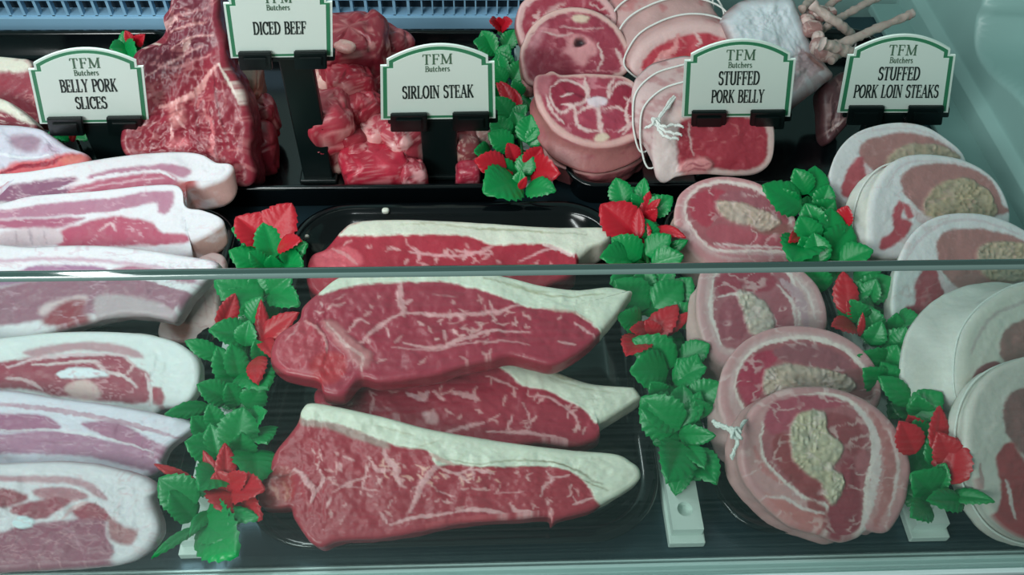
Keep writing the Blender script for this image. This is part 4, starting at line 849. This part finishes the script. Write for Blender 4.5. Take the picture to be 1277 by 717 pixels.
slab('lamb_slice', a3, [(212,262),(245,250),(270,240),(300,252),(350,250),(400,248),(470,252),(520,258),(565,285),(605,335),(625,390),(605,440),(545,478),(455,503),(360,488),(290,450),(240,395),(212,330)], (730, 190, .052), .38, .026, (164, 66, 84), [
     nz(.88, (210,140,150), .05, .07, a=.6), rim(8, (216,170,165)),
     p([(250,290),(310,265),(360,285),(385,330),(360,350),(300,385),(262,350)], (150,48,68), 3), p([(470,290),(540,280),(590,340),(590,400),(540,400),(480,350)], (150,48,68), 3), l([(385,260),(390,300),(400,335)], 12, LC), l([(490,265),(470,300),(465,335)], 10, LC), l([(320,310),(370,330),(395,345)], 8, (110,30,50), a=.7),
     l([(430,370),(436,420),(440,470)], 16, LC), p([(345,395),(385,375),(422,385),(422,430),(385,450),(355,430)], (166,66,86), 2.5), p([(450,395),(500,375),(535,400),(520,445),(470,450),(448,430)], (166,66,86), 2.5), p([(295,380),(340,365),(350,400),(340,425),(300,410)], (170,76,92), 2.5), l([(300,360),(345,372),(355,430),(390,455),(430,455)], 9, LC), l([(545,330),(530,380),(540,430),(500,460)], 9, LC), l([(350,395),(390,370),(430,372)], 7, LC), l([(450,372),(500,368),(540,395)], 7, LC), l([(240,320),(260,380),(310,430)], 9, LC), l([(600,380),(560,420),(520,470)], 8, LC), p([(415,482),(430,468),(455,468),(468,484),(445,495),(420,492)], (220,196,176), 2, .001),
     l([(262,300),(300,270),(360,280),(388,310),(385,345),(350,365),(300,392),(262,352),(262,300)], 8, LC), l([(470,330),(500,282),(545,282),(592,340),(592,395),(545,402)], 8, LC), l([(300,330),(340,320)], 6, LC), l([(520,330),(560,350)], 6, LC), p([(210,262),(250,248),(262,290),(245,330),(215,310)], (190,110,120), 5), p([(390,345),(405,336),(430,332),(458,336),(462,352),(430,368),(400,364)], (226,206,214), 2, .001, 'bone')],
     label='butterfly-shaped double loin lamb chop on top of its stack at the front', cat='lamb', group=LG, side=(158,92,92), relief=.0025, bulge=-.003, tvec=(-.004, -.014, -.024))
blob('lamb_offcut', 659, 106, .04, 9, 14, .012, (190, 130, 130), (220, 180, 175), 'pale stub of lamb at the left of the double loin chop', 'lamb', None, seed=61)

# tied joints
J1, inf = slab('tied_joint', a3, [(542,240),(560,190),(600,140),(680,98),(760,80),(840,88),(905,120),(930,180),(900,260),(800,320),(700,330),(620,300),(570,275)], (810, 120, .045), 1.3, .09, (186, 64, 78), [
     nz(.92, (220,150,150), .03, .05, a=.5), rim(16, (218,184,182), 3), l([(700,100),(690,160),(640,190),(600,260)], 20, (222,150,150)), p([(590,270),(610,230),(660,190),(700,200),(660,260),(620,285)], (214,150,152), 4), p([(650,230),(700,190),(800,180),(860,230),(780,270)], (196,70,74), 4), l([(760,90),(780,130),(770,150)], 7, LC), l([(620,200),(720,210),(800,190)], 6, LC, a=.7)],
     label='tied boneless joint at the back with rows of string around its pale skin', cat='joint', group='joints tied with string', side=(190,152,150), tvec=(-.030, .070, .018), er=.006, bulge=-.004, relief=.002)
for fr in (.12, .38, .62, .86): string_ring(J1, inf, fr, .0010, off=.0012 + .004 * math.sin(math.pi * fr))
J2, inf = slab('tied_joint', a3, [(648,640),(628,580),(625,520),(635,450),(690,395),(760,370),(830,360),(980,380),(1035,425),(1045,500),(1030,570),(980,610),(900,618),(800,612),(700,620)], (850, 218, .04), 1.1, .06, (158, 52, 66), [
     nz(.92, (200,120,122), .03, .05, a=.4), rim(12, (210,180,176), 3), p([(640,650),(622,580),(622,480),(650,420),(700,390),(695,450),(690,520),(700,580),(715,615),(660,645)], (216,196,194), 4, .001), p([(700,610),(705,575),(750,555),(800,552),(825,580),(815,608),(760,620)], (212,140,142), 4, .004), l([(720,590),(750,575),(780,590),(810,580)], 5, (160,80,90)), l([(735,610),(760,600),(800,605)], 5, (160,80,90)), l([(740,400),(745,480),(760,540)], 6, LC, a=.7)],
     label='tied joint with a string knot partly hidden by the stuffed pork belly sign', cat='joint', group='joints tied with string', side=(200,172,172), tvec=(-.022, .045, .026), er=.006, bulge=-.003, relief=.002)
for fr in (.4, .7): string_ring(J2, inf, fr, .0009, off=.0012 + .003 * math.sin(math.pi * fr))
def knot(parent, u, v, z, tails, r=.0011, name='string_knot'):
    c = P(u, v, z); b = MB(); rs = random.Random(int(u))
    pts = [c + .0035 * np.array([math.cos(t * 2.2), math.sin(t * 3.1), .7 * math.sin(t * 1.7)]) for t in np.linspace(0, 6.5, 40)]
    b.tube(pts, r * 1.1, 7)
    for tl in tails:
        w = smooth_open([c] + [P(a_, b__, z_) for a_, b__, z_ in tl], 8)
        w2 = w + .0009 * np.c_[np.sin(np.arange(len(w)) * .9), np.cos(np.arange(len(w)) * .9), np.sin(np.arange(len(w)))]
        b.tube(w, r, 7); b.tube(w2, r * .8, 6)
    b.build(name, STRING, parent, smooth=True)
knot(J2, 818, 153, .085, [[(828,158,.086),(840,156,.085),(852,158,.084)], [(826,162,.085),(838,166,.084),(850,168,.083)], [(824,166,.084),(834,172,.083),(846,173,.082)], [(812,156,.084),(804,160,.08)], [(826,140,.088),(840,120,.09),(856,102,.092)], [(830,138,.088),(850,112,.09),(862,106,.09)]])

# rack of lamb
a8 = (880, 0, 3.586)
RK, inf = slab('lamb_rack', a8, [(70,95),(85,60),(120,20),(200,-20),(380,-30),(425,30),(455,100),(480,170),(520,235),(560,290),(586,328),(560,350),(500,400),(420,460),(350,475),(260,400),(180,300),(110,180)], (960, 140, .05), .75, .045, (205, 214, 220), [
     p([(400,470),(400,300),(440,200),(490,200),(530,250),(600,330),(560,370)], (190,166,170), 10), nz(.85, (222,226,230), .04, .04, a=.5), l([(490,220),(520,270),(585,325)], 9, (170,130,125)), l([(500,300),(470,380),(420,450)], 6, (214,196,198)), p([(500,225),(530,240),(590,325),(560,330),(520,280)], (150,110,105), 4)],
     label='rack of lamb with white frosted fat and trimmed rib bones at the back right', cat='lamb rack', side=(150,110,110), er=.012, relief=.004, rfreq=.06)
def bone(pts, r0, r1, knob, z, name='rib_bone'):
    w = smooth_open([P(880 + a_ / 3.586, b__ / 3.586, z + dz) for a_, b__, dz in pts], 10); n = len(w); rr_ = np.linspace(r0, r1, n)
    rr_ += .0010 * (vnoise(np.c_[np.arange(n) * .6, np.zeros(n), np.zeros(n)], int(pts[0][0])) - .5)
    if knob: t = np.linspace(0, 1, n); rr_ = rr_ * (1 + knob * np.exp(-((t - .97) / .06) ** 2))
    b = MB(); b.tube(w, rr_, 14); V = np.array(b.V); V += .0024 * (np.stack([vnoise(V * 260, s_) for s_ in (1, 2, 3)], 1) - .5)
    nn = fbm(V * 120, 3); C = np.tile(lin((172, 156, 148)), (len(V), 1)) * (.8 + .4 * fbm(V * 220, 8))[:, None]
    m = sstep(.56, .7, nn)[:, None] * .45; C = C * (1 - m) + lin((176, 120, 120)) * m
    m = np.repeat(sstep(.9, .97, np.linspace(0, 1, n)), 14)[:, None] * .7; C = C * (1 - m) + lin((216, 196, 190)) * m
    mk(name, V, b.F, BONEM, RK, cols=C)
bone([(560,210,-.01),(640,185,0),(760,130,.006),(860,90,.01),(930,58,.012)], .0052, .0036, .35, .105)
bone([(500,150,-.01),(570,100,0),(660,45,.006),(790,-20,.01)], .0044, .0034, .1, .10)
bone([(650,150,-.01),(600,110,.004),(540,70,.01),(478,18,.016)], .0046, .0042, .3, .105)
bone([(660,235,0),(600,220,.006),(560,205,.010),(520,195,.012)], .0050, .0050, .3, .108)
bone([(500,110,-.02),(540,40,-.01),(600,-20,0)], .0045, .0042, .3, .10)
bone([(560,270,0),(600,235,.0),(640,215,.002)], .0042, .004, .2, .10)
bone([(430,40,0),(470,0,0),(500,-40,0)], .0042, .004, .2, .11)
RIBM = [(470,60),(460,100),(475,130),(500,170),(500,210),(540,235),(520,205),(545,215),(510,60),(560,60)]
for i, (a_, b__) in enumerate(RIBM):
    blob('rib_meat', 880 + a_ / 3.586, b__ / 3.586, .10, 7 + i % 3 * 2, 8, .007, (170, 128, 124), (214, 190, 184), None, None, None, seed=70 + i, mat=MEAT, parent=RK, th=.5, amp=.5)
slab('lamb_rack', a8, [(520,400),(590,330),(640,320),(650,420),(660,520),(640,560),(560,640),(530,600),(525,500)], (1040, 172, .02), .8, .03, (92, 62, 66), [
     l([(530,600),(580,580),(640,545)], 26, (170,150,148)), l([(540,420),(520,500),(540,570)], 8, (140,110,110)), nz(.88, (150,120,118), .03, .05, a=.6)], label='dark rack end below the rib bones, between the two right signs', cat='lamb rack', side=(80,50,54), er=.008, relief=.004)

# ------------------------------------------------------------------ stuffed pork belly rounds
c1 = (730, 180, 2.654); c2 = (740, 420, 2.414); SGp = 'stuffed pork belly rounds'
RIM = (206, 160, 162); WH = (222, 202, 202); STF = (196, 174, 160)
slab('stuffed_pork_belly', c1, [(300,192),(320,150),(380,112),(460,98),(560,115),(640,160),(690,218),(702,270),(690,320),(682,378),(600,398),(500,405),(430,395),(370,362),(325,310),(298,250)], (930, 335, .030), .62, .03, (206, 168, 170), [
     rim(9, (196,140,144), 3), p([(322,250),(318,205),(335,162),(385,125),(460,112),(550,128),(640,172),(690,240),(690,262),(690,300),(680,362),(560,360),(430,360),(370,320)], (168, 98, 106), 2.5), l([(322,250),(318,205),(335,162),(385,125),(460,112),(550,128),(640,172),(690,240),(690,262),(690,300),(680,362),(560,360),(430,360),(370,320),(322,250)], 12, (230, 212, 208)),
     p([(332,205),(350,158),(420,135),(472,150),(440,172),(420,190),(430,240),(405,275),(380,275),(345,245)], (172, 70, 86), 2.5), p([(440,165),(480,145),(540,145),(600,165),(650,205),(655,235),(600,215),(540,200),(470,180)], (160, 96, 106), 2.5), p([(560,280),(620,270),(690,262),(698,300),(640,312),(560,300)], (150, 100, 98), 3),
     p([(398,292),(440,268),(500,275),(580,300),(690,312),(684,350),(600,345),(520,335),(440,330),(405,312)], (176, 92, 104), 2.5), l([(400,345),(480,352),(600,350),(680,356)], 9, (200,130,138)), l([(430,372),(540,385),(670,385)], 10, (198,140,146)), l([(420,335),(520,345),(680,350)], 5, WH),
     stuff([(428,188),(470,182),(520,188),(570,205),(610,222),(655,252),(640,270),(590,292),(550,272),(500,262),(455,240)], STF), nz(.9, (232,206,206), .04, .06, a=.45)],
     label='round stuffed pork belly slice at the back of its column, above the glass edge', cat='stuffed pork', group=SGp, side=(196,168,158), er=.004, tvec=(-.006, -.016, -.024), bulge=-.002)
slab('stuffed_pork_belly', c1, [(378,440),(395,400),(470,385),(600,385),(700,398),(765,450),(795,510),(805,560),(800,600),(760,680),(600,720),(450,720),(395,640),(370,540)], (960, 492, .030), .62, .03, (206, 172, 174), [
     rim(12, (198,152,156), 3), p([(410,450),(430,405),(500,388),(650,395),(690,440),(700,560),(690,640),(560,690),(440,670),(405,560)], (170,104,114), 2.5), l([(410,450),(430,405),(500,388),(650,395),(690,440),(712,520),(715,600)], 12, (228,210,208)), l([(410,450),(402,560),(440,670)], 12, (228,210,208)), p([(430,440),(470,408),(600,408),(632,432),(632,455),(600,480),(550,480),(510,478),(450,500),(428,470)], (160, 72, 88), 2.5), p([(428,560),(450,520),(500,505),(525,560),(545,600),(520,650),(460,660),(430,620)], (158, 84, 98), 2.5), p([(610,495),(655,478),(678,515),(675,580),(640,620),(620,560)], (168, 96, 108), 2.5),
     l([(650,440),(700,480),(730,540),(745,620)], 34, (196,160,170)), l([(640,460),(690,520),(700,600)], 9, WH), l([(700,430),(750,490),(775,580)], 8, WH), l([(425,500),(500,490),(520,510)], 7, WH),
     stuff([(497,480),(535,480),(560,490),(590,520),(612,550),(625,600),(600,640),(555,640),(530,600),(515,540)], (196,182,172)), nz(.9, (232,206,206), .04, .06, a=.45)],
     label='round stuffed pork belly slice just below the glass edge, second from the back', cat='stuffed pork', group=SGp, side=(200,170,166), er=.004, bulge=-.002, tvec=(-.008, -.012, -.024))
slab('stuffed_pork_belly', c2, [(378,170),(388,100),(420,40),(470,-5),(540,-34),(620,-42),(720,-25),(800,18),(850,75),(870,130),(860,200),(760,300),(560,320),(430,290),(390,230)], (1000, 590, .030), .62, .03, (206, 170, 172), [
     rim(14, (198,148,152), 3), p([(412,150),(430,80),(470,30),(540,0),(640,-10),(740,15),(800,60),(850,130),(840,200),(700,240),(480,240),(430,200)], (168, 98, 106), 2.5), l([(412,150),(430,80),(470,30),(540,0),(640,-10),(740,15),(800,60),(850,130),(840,200),(700,240),(480,240),(430,200),(412,150)], 12, (230, 212, 208)),
     p([(422,130),(440,80),(480,42),(535,28),(552,60),(525,95),(512,150),(480,210),(440,195)], (172, 62, 86), 2.5), p([(540,28),(640,8),(740,38),(790,85),(760,98),(700,88),(600,70),(560,62)], (150, 90, 100), 2.5), p([(770,95),(840,100),(866,140),(850,200),(790,180),(740,150)], (140, 88, 92), 3),
     stuff([(508,110),(535,85),(580,75),(640,85),(700,95),(760,112),(795,140),(770,170),(640,190),(520,180)], (188,168,156)), nz(.9, (232,206,206), .04, .06, a=.45)],
     label='round stuffed pork belly slice, third from the back, overlapped by the front one', cat='stuffed pork', group=SGp, side=(200,166,166), er=.004, bulge=-.002, tvec=(-.008, -.012, -.024))
S4, inf4 = slab('stuffed_pork_belly', c2, [(443,310),(470,232),(520,180),(580,155),(660,147),(740,155),(830,190),(900,250),(942,320),(962,390),(955,450),(945,500),(915,560),(885,590),(830,585),(800,605),(750,618),(690,600),(600,572),(540,525),(480,465),(446,400)], (1045, 672, .034), .62, .03, (200, 150, 152), [
     rim(10, (196,142,146), 3), p([(490,300),(505,235),(545,185),(640,160),(730,162),(800,195),(840,260),(850,350),(830,460),(815,590),(740,615),(690,595),(700,520),(640,500),(550,430),(500,360)], (168, 98, 106), 2.5), l([(490,300),(505,235),(545,185),(640,160),(730,162),(800,195),(840,260),(850,350),(830,460),(815,590),(740,615),(690,595),(700,520),(640,500),(550,430),(500,360),(490,300)], 12, (230, 212, 208)),
     p([(500,235),(540,180),(640,158),(730,168),(762,190),(700,205),(650,214),(600,240),(582,268),(530,292),(506,265)], (172, 80, 98), 2.5), p([(528,310),(555,285),(592,300),(600,350),(645,410),(688,450),(700,500),(640,490),(570,425),(532,360)], (154, 74, 80), 2.5), p([(690,240),(730,218),(790,240),(822,290),(812,340),(780,355),(748,328),(705,285)], (150, 74, 82), 2.5),
     p([(745,380),(780,360),(795,400),(812,470),(808,560),(800,602),(745,622),(700,605),(695,560),(712,510),(745,470)], (148, 66, 78), 3), p([(640,500),(690,520),(700,560),(690,600),(640,575),(640,540)], (160, 84, 88), 3), p([(505,485),(560,500),(620,530),(680,545),(678,598),(600,575),(540,530)], (198, 124, 124), 3), l([(505,490),(570,500),(640,535),(690,545)], 8, WH),
     l([(800,200),(850,270),(862,380),(845,500),(818,590)], 24, (218,200,200)), l([(845,220),(890,300),(905,400),(890,500),(860,580)], 30, (184, 118, 120)), l([(900,270),(930,360),(925,450),(900,550)], 9, (220,196,196)), l([(470,330),(500,400),(560,450)], 14, (200,130,132)),
     stuff([(586,270),(608,228),(655,208),(700,222),(708,280),(748,320),(742,365),(716,395),(752,425),(748,470),(716,516),(690,480),(682,445),(632,410),(594,360)], (194,182,160)), nz(.9, (232,206,204), .04, .06, a=.45)],
     label='front stuffed pork belly slice facing the glass with greenish stuffing', cat='stuffed pork', group=SGp, side=(204,160,160), er=.004, bulge=-.002, tvec=(-.005, .010, -.026))
knot(S4, 917, 541, .085, [[(905,532,.085),(895,528,.085),(888,525,.084)], [(908,534,.084),(896,531,.084),(890,528,.083)], [(919,552,.083),(914,566,.080),(912,571,.078)], [(922,536,.082),(930,524,.078)]])

# ------------------------------------------------------------------ stuffed pork loin steaks
c3 = (930, 140, 2.562); LGp = 'stuffed pork loin steaks'; LW = (220, 220, 222); LP = (172, 126, 124)
slab('stuffed_pork_loin', c3, [(268,235),(272,175),(300,110),(350,62),(420,36),(500,27),(580,42),(650,85),(702,140),(700,220),(600,280),(420,300),(320,288),(285,262)], (1130, 270, .034), .68, .03, LW, [
     p([(358,130),(365,98),(420,70),(500,55),(600,75),(690,140),(640,160),(520,200),(450,200),(415,190),(375,160)], LP, 2.5), p([(320,190),(345,150),(368,140),(385,180),(400,205),(425,215),(400,255),(350,285),(298,268),(305,225)], (184, 96, 104), 2.5), p([(375,160),(400,190),(430,205),(410,225),(388,205)], (220,200,202), 2), l([(352,60),(450,42),(560,48),(640,88)], 5, (205,190,196), a=.6),
     stuff([(448,175),(460,135),(500,105),(545,95),(610,98),(660,120),(690,145),(600,170),(500,190)], (184,170,150)), nz(.93, (200,160,160), .04, .05, a=.3)],
     sx=-.28, label='stuffed pork loin steak furthest back, under its price sign', cat='stuffed pork', group=LGp, side=(206,204,200), er=.003, tvec=(-.005, -.012, -.022))
LO, inf = slab('stuffed_pork_loin', c3, [(405,440),(398,380),(400,300),(428,212),(480,152),(550,130),(640,134),(720,155),(790,200),(832,260),(850,330),(820,400),(650,440),(500,465),(430,458)], (1180, 335, .036), .68, .035, LW, [
     p([(488,215),(500,185),(540,160),(620,150),(720,165),(790,212),(832,290),(838,330),(600,335),(565,320),(520,280)], LP, 2.5), p([(462,330),(468,300),(485,282),(500,300),(492,340),(520,350),(530,370),(500,410),(450,445),(418,448),(425,415),(462,385)], (180, 88, 98), 2.5), p([(497,288),(520,300),(535,335),(515,345),(502,320)], (190,100,108), 2.5), p([(520,300),(575,335),(600,350),(560,360),(540,340)], (222,206,208), 2), l([(440,230),(490,160),(560,142),(700,150)], 6, (208,190,196), a=.6),
     stuff([(568,315),(578,265),(610,230),(650,210),(710,205),(762,235),(800,285),(795,335),(650,355),(590,345)], (180,166,142)), nz(.93, (200,160,160), .04, .05, a=.3)],
     sx=-.30, label='stuffed pork loin steak with a string around its pale side, second from the back', cat='stuffed pork', group=LGp, side=(216,216,208), tvec=(-.020, .004, -.022), er=.004, bulge=-.002)
string_ring(LO, inf, .55, .0008, -.0001)
slab('stuffed_pork_loin', c3, [(468,600),(475,520),(500,435),(540,372),(600,330),(680,314),(780,322),(880,362),(960,430),(980,560),(900,680),(700,720),(520,715),(478,680)], (1220, 418, .036), .68, .03, LW, [
     p([(604,430),(610,395),(645,368),(720,360),(840,378),(905,420),(930,520),(800,560),(700,575),(650,540),(615,490)], LP, 2.5), p([(530,565),(545,515),(590,488),(628,530),(635,590),(610,625),(560,650),(500,680),(498,630),(530,620)], (172, 88, 98), 2.5), p([(600,490),(640,540),(690,572),(660,600),(640,590)], (216,200,204), 2), l([(495,470),(560,385),(650,335),(760,335),(880,380)], 8, (208,192,198), a=.7),
     stuff([(738,440),(760,415),(810,405),(890,415),(930,470),(920,530),(800,545),(745,500)], (180,166,146)), nz(.93, (200,160,160), .04, .05, a=.3)],
     sx=-.30, label='stuffed pork loin steak crossed by the glass edge, third from the back', cat='stuffed pork', group=LGp, side=(212,210,204), er=.004, tvec=(-.002, -.004, -.022))
LO, inf = slab('stuffed_pork_loin', (0, 0, 1), [(1200,490),(1200,440),(1213,402),(1245,370),(1290,352),(1350,358),(1400,400),(1415,470),(1390,530),(1320,560),(1250,540),(1215,515)], (1290, 540, .045), .62, .05, (218, 214, 206), [
     p([(1244,440),(1250,408),(1280,394),(1330,395),(1370,430),(1370,480),(1320,490),(1270,470)], (160, 120, 118), 2), p([(1208,470),(1222,455),(1240,450),(1248,462),(1228,482),(1212,488)], (150, 96, 102), 2), l([(1205,440),(1225,400),(1262,375),(1320,362)], 4, (200,186,184))],
     sx=-.35, label='stuffed pork loin steak showing its broad smooth white side, fourth from the back', cat='stuffed pork', group=LGp, side=(214,212,208), tvec=(-.040, .010, -.012), er=.004, bulge=-.004)
string_ring(LO, inf, .12, .0008, -.0001)
LO, inf = slab('stuffed_pork_loin', (0, 0, 1), [(1207,560),(1210,510),(1228,472),(1260,450),(1310,440),(1370,460),(1410,530),(1410,610),(1360,670),(1300,676),(1252,656),(1222,612)], (1300, 668, .034), .62, .035, (216, 208, 202), [
     p([(1246,520),(1254,490),(1280,478),(1330,480),(1370,520),(1350,570),(1290,575),(1256,550)], (152, 108, 108), 2), p([(1238,570),(1256,552),(1272,570),(1300,610),(1290,680),(1238,665),(1244,620)], (172, 78, 84), 2.5), l([(1216,580),(1222,620),(1238,655)], 5, (190,150,150)), l([(1250,600),(1262,650)], 4, WH)],
     sx=-.35, label='front stuffed pork loin steak with a string near its cut face, at the right edge', cat='stuffed pork', group=LGp, side=(208,206,200), tvec=(-.009, .004, -.018), er=.004, bulge=-.002)
string_ring(LO, inf, .5, .0008, -.0001)

# crumbs of fat in the centre tray
blob('fat_crumb', 481, 263, .0205, 5, 4, .003, (226,226,214), (230,230,220), 'tiny white crumb of fat on the back rim of the centre tray', 'fat crumb', None, seed=90, amp=.5)
blob('fat_crumb', 383, 295, .02, 2.6, 2.2, .0018, (230,226,214), (230,230,220), 'tiny white speck on the left curve of the centre tray', 'fat crumb', None, seed=91, amp=.3)

# ------------------------------------------------------------------ light
def area(name, loc, size, sy_, power, col, target):
    d = bpy.data.lights.new(name, 'AREA'); d.shape = 'RECTANGLE'; d.size = size; d.size_y = sy_; d.energy = power; d.color = col
    o = bpy.data.objects.new(name, d); COL.objects.link(o); o.location = loc
    o.rotation_euler = (Vector(target) - Vector(loc)).to_track_quat('-Z', 'Y').to_euler(); return o
area('case_tube_light', (-.38, .46, .80), 1.0, .05, 3.8, (.92, 1, 1), (-.25, .5, 0))
area('shop_front_fill', (-1.0, -.75, 1.1), .9, .6, 26, (.96, 1, .98), (0, .5, 0))  # added fill, kept low at the front left to brighten the price cards
w = bpy.data.worlds.new('world'); sc.world = w; w.use_nodes = True
w.node_tree.nodes['Background'].inputs[0].default_value = (.62, .86, .82, 1); w.node_tree.nodes['Background'].inputs[1].default_value = .22
sc.view_settings.view_transform = 'Standard'; sc.view_settings.look = 'None'; sc.view_settings.gamma = 1
sc.view_settings.use_curve_mapping = False; sc.view_settings.exposure = 0
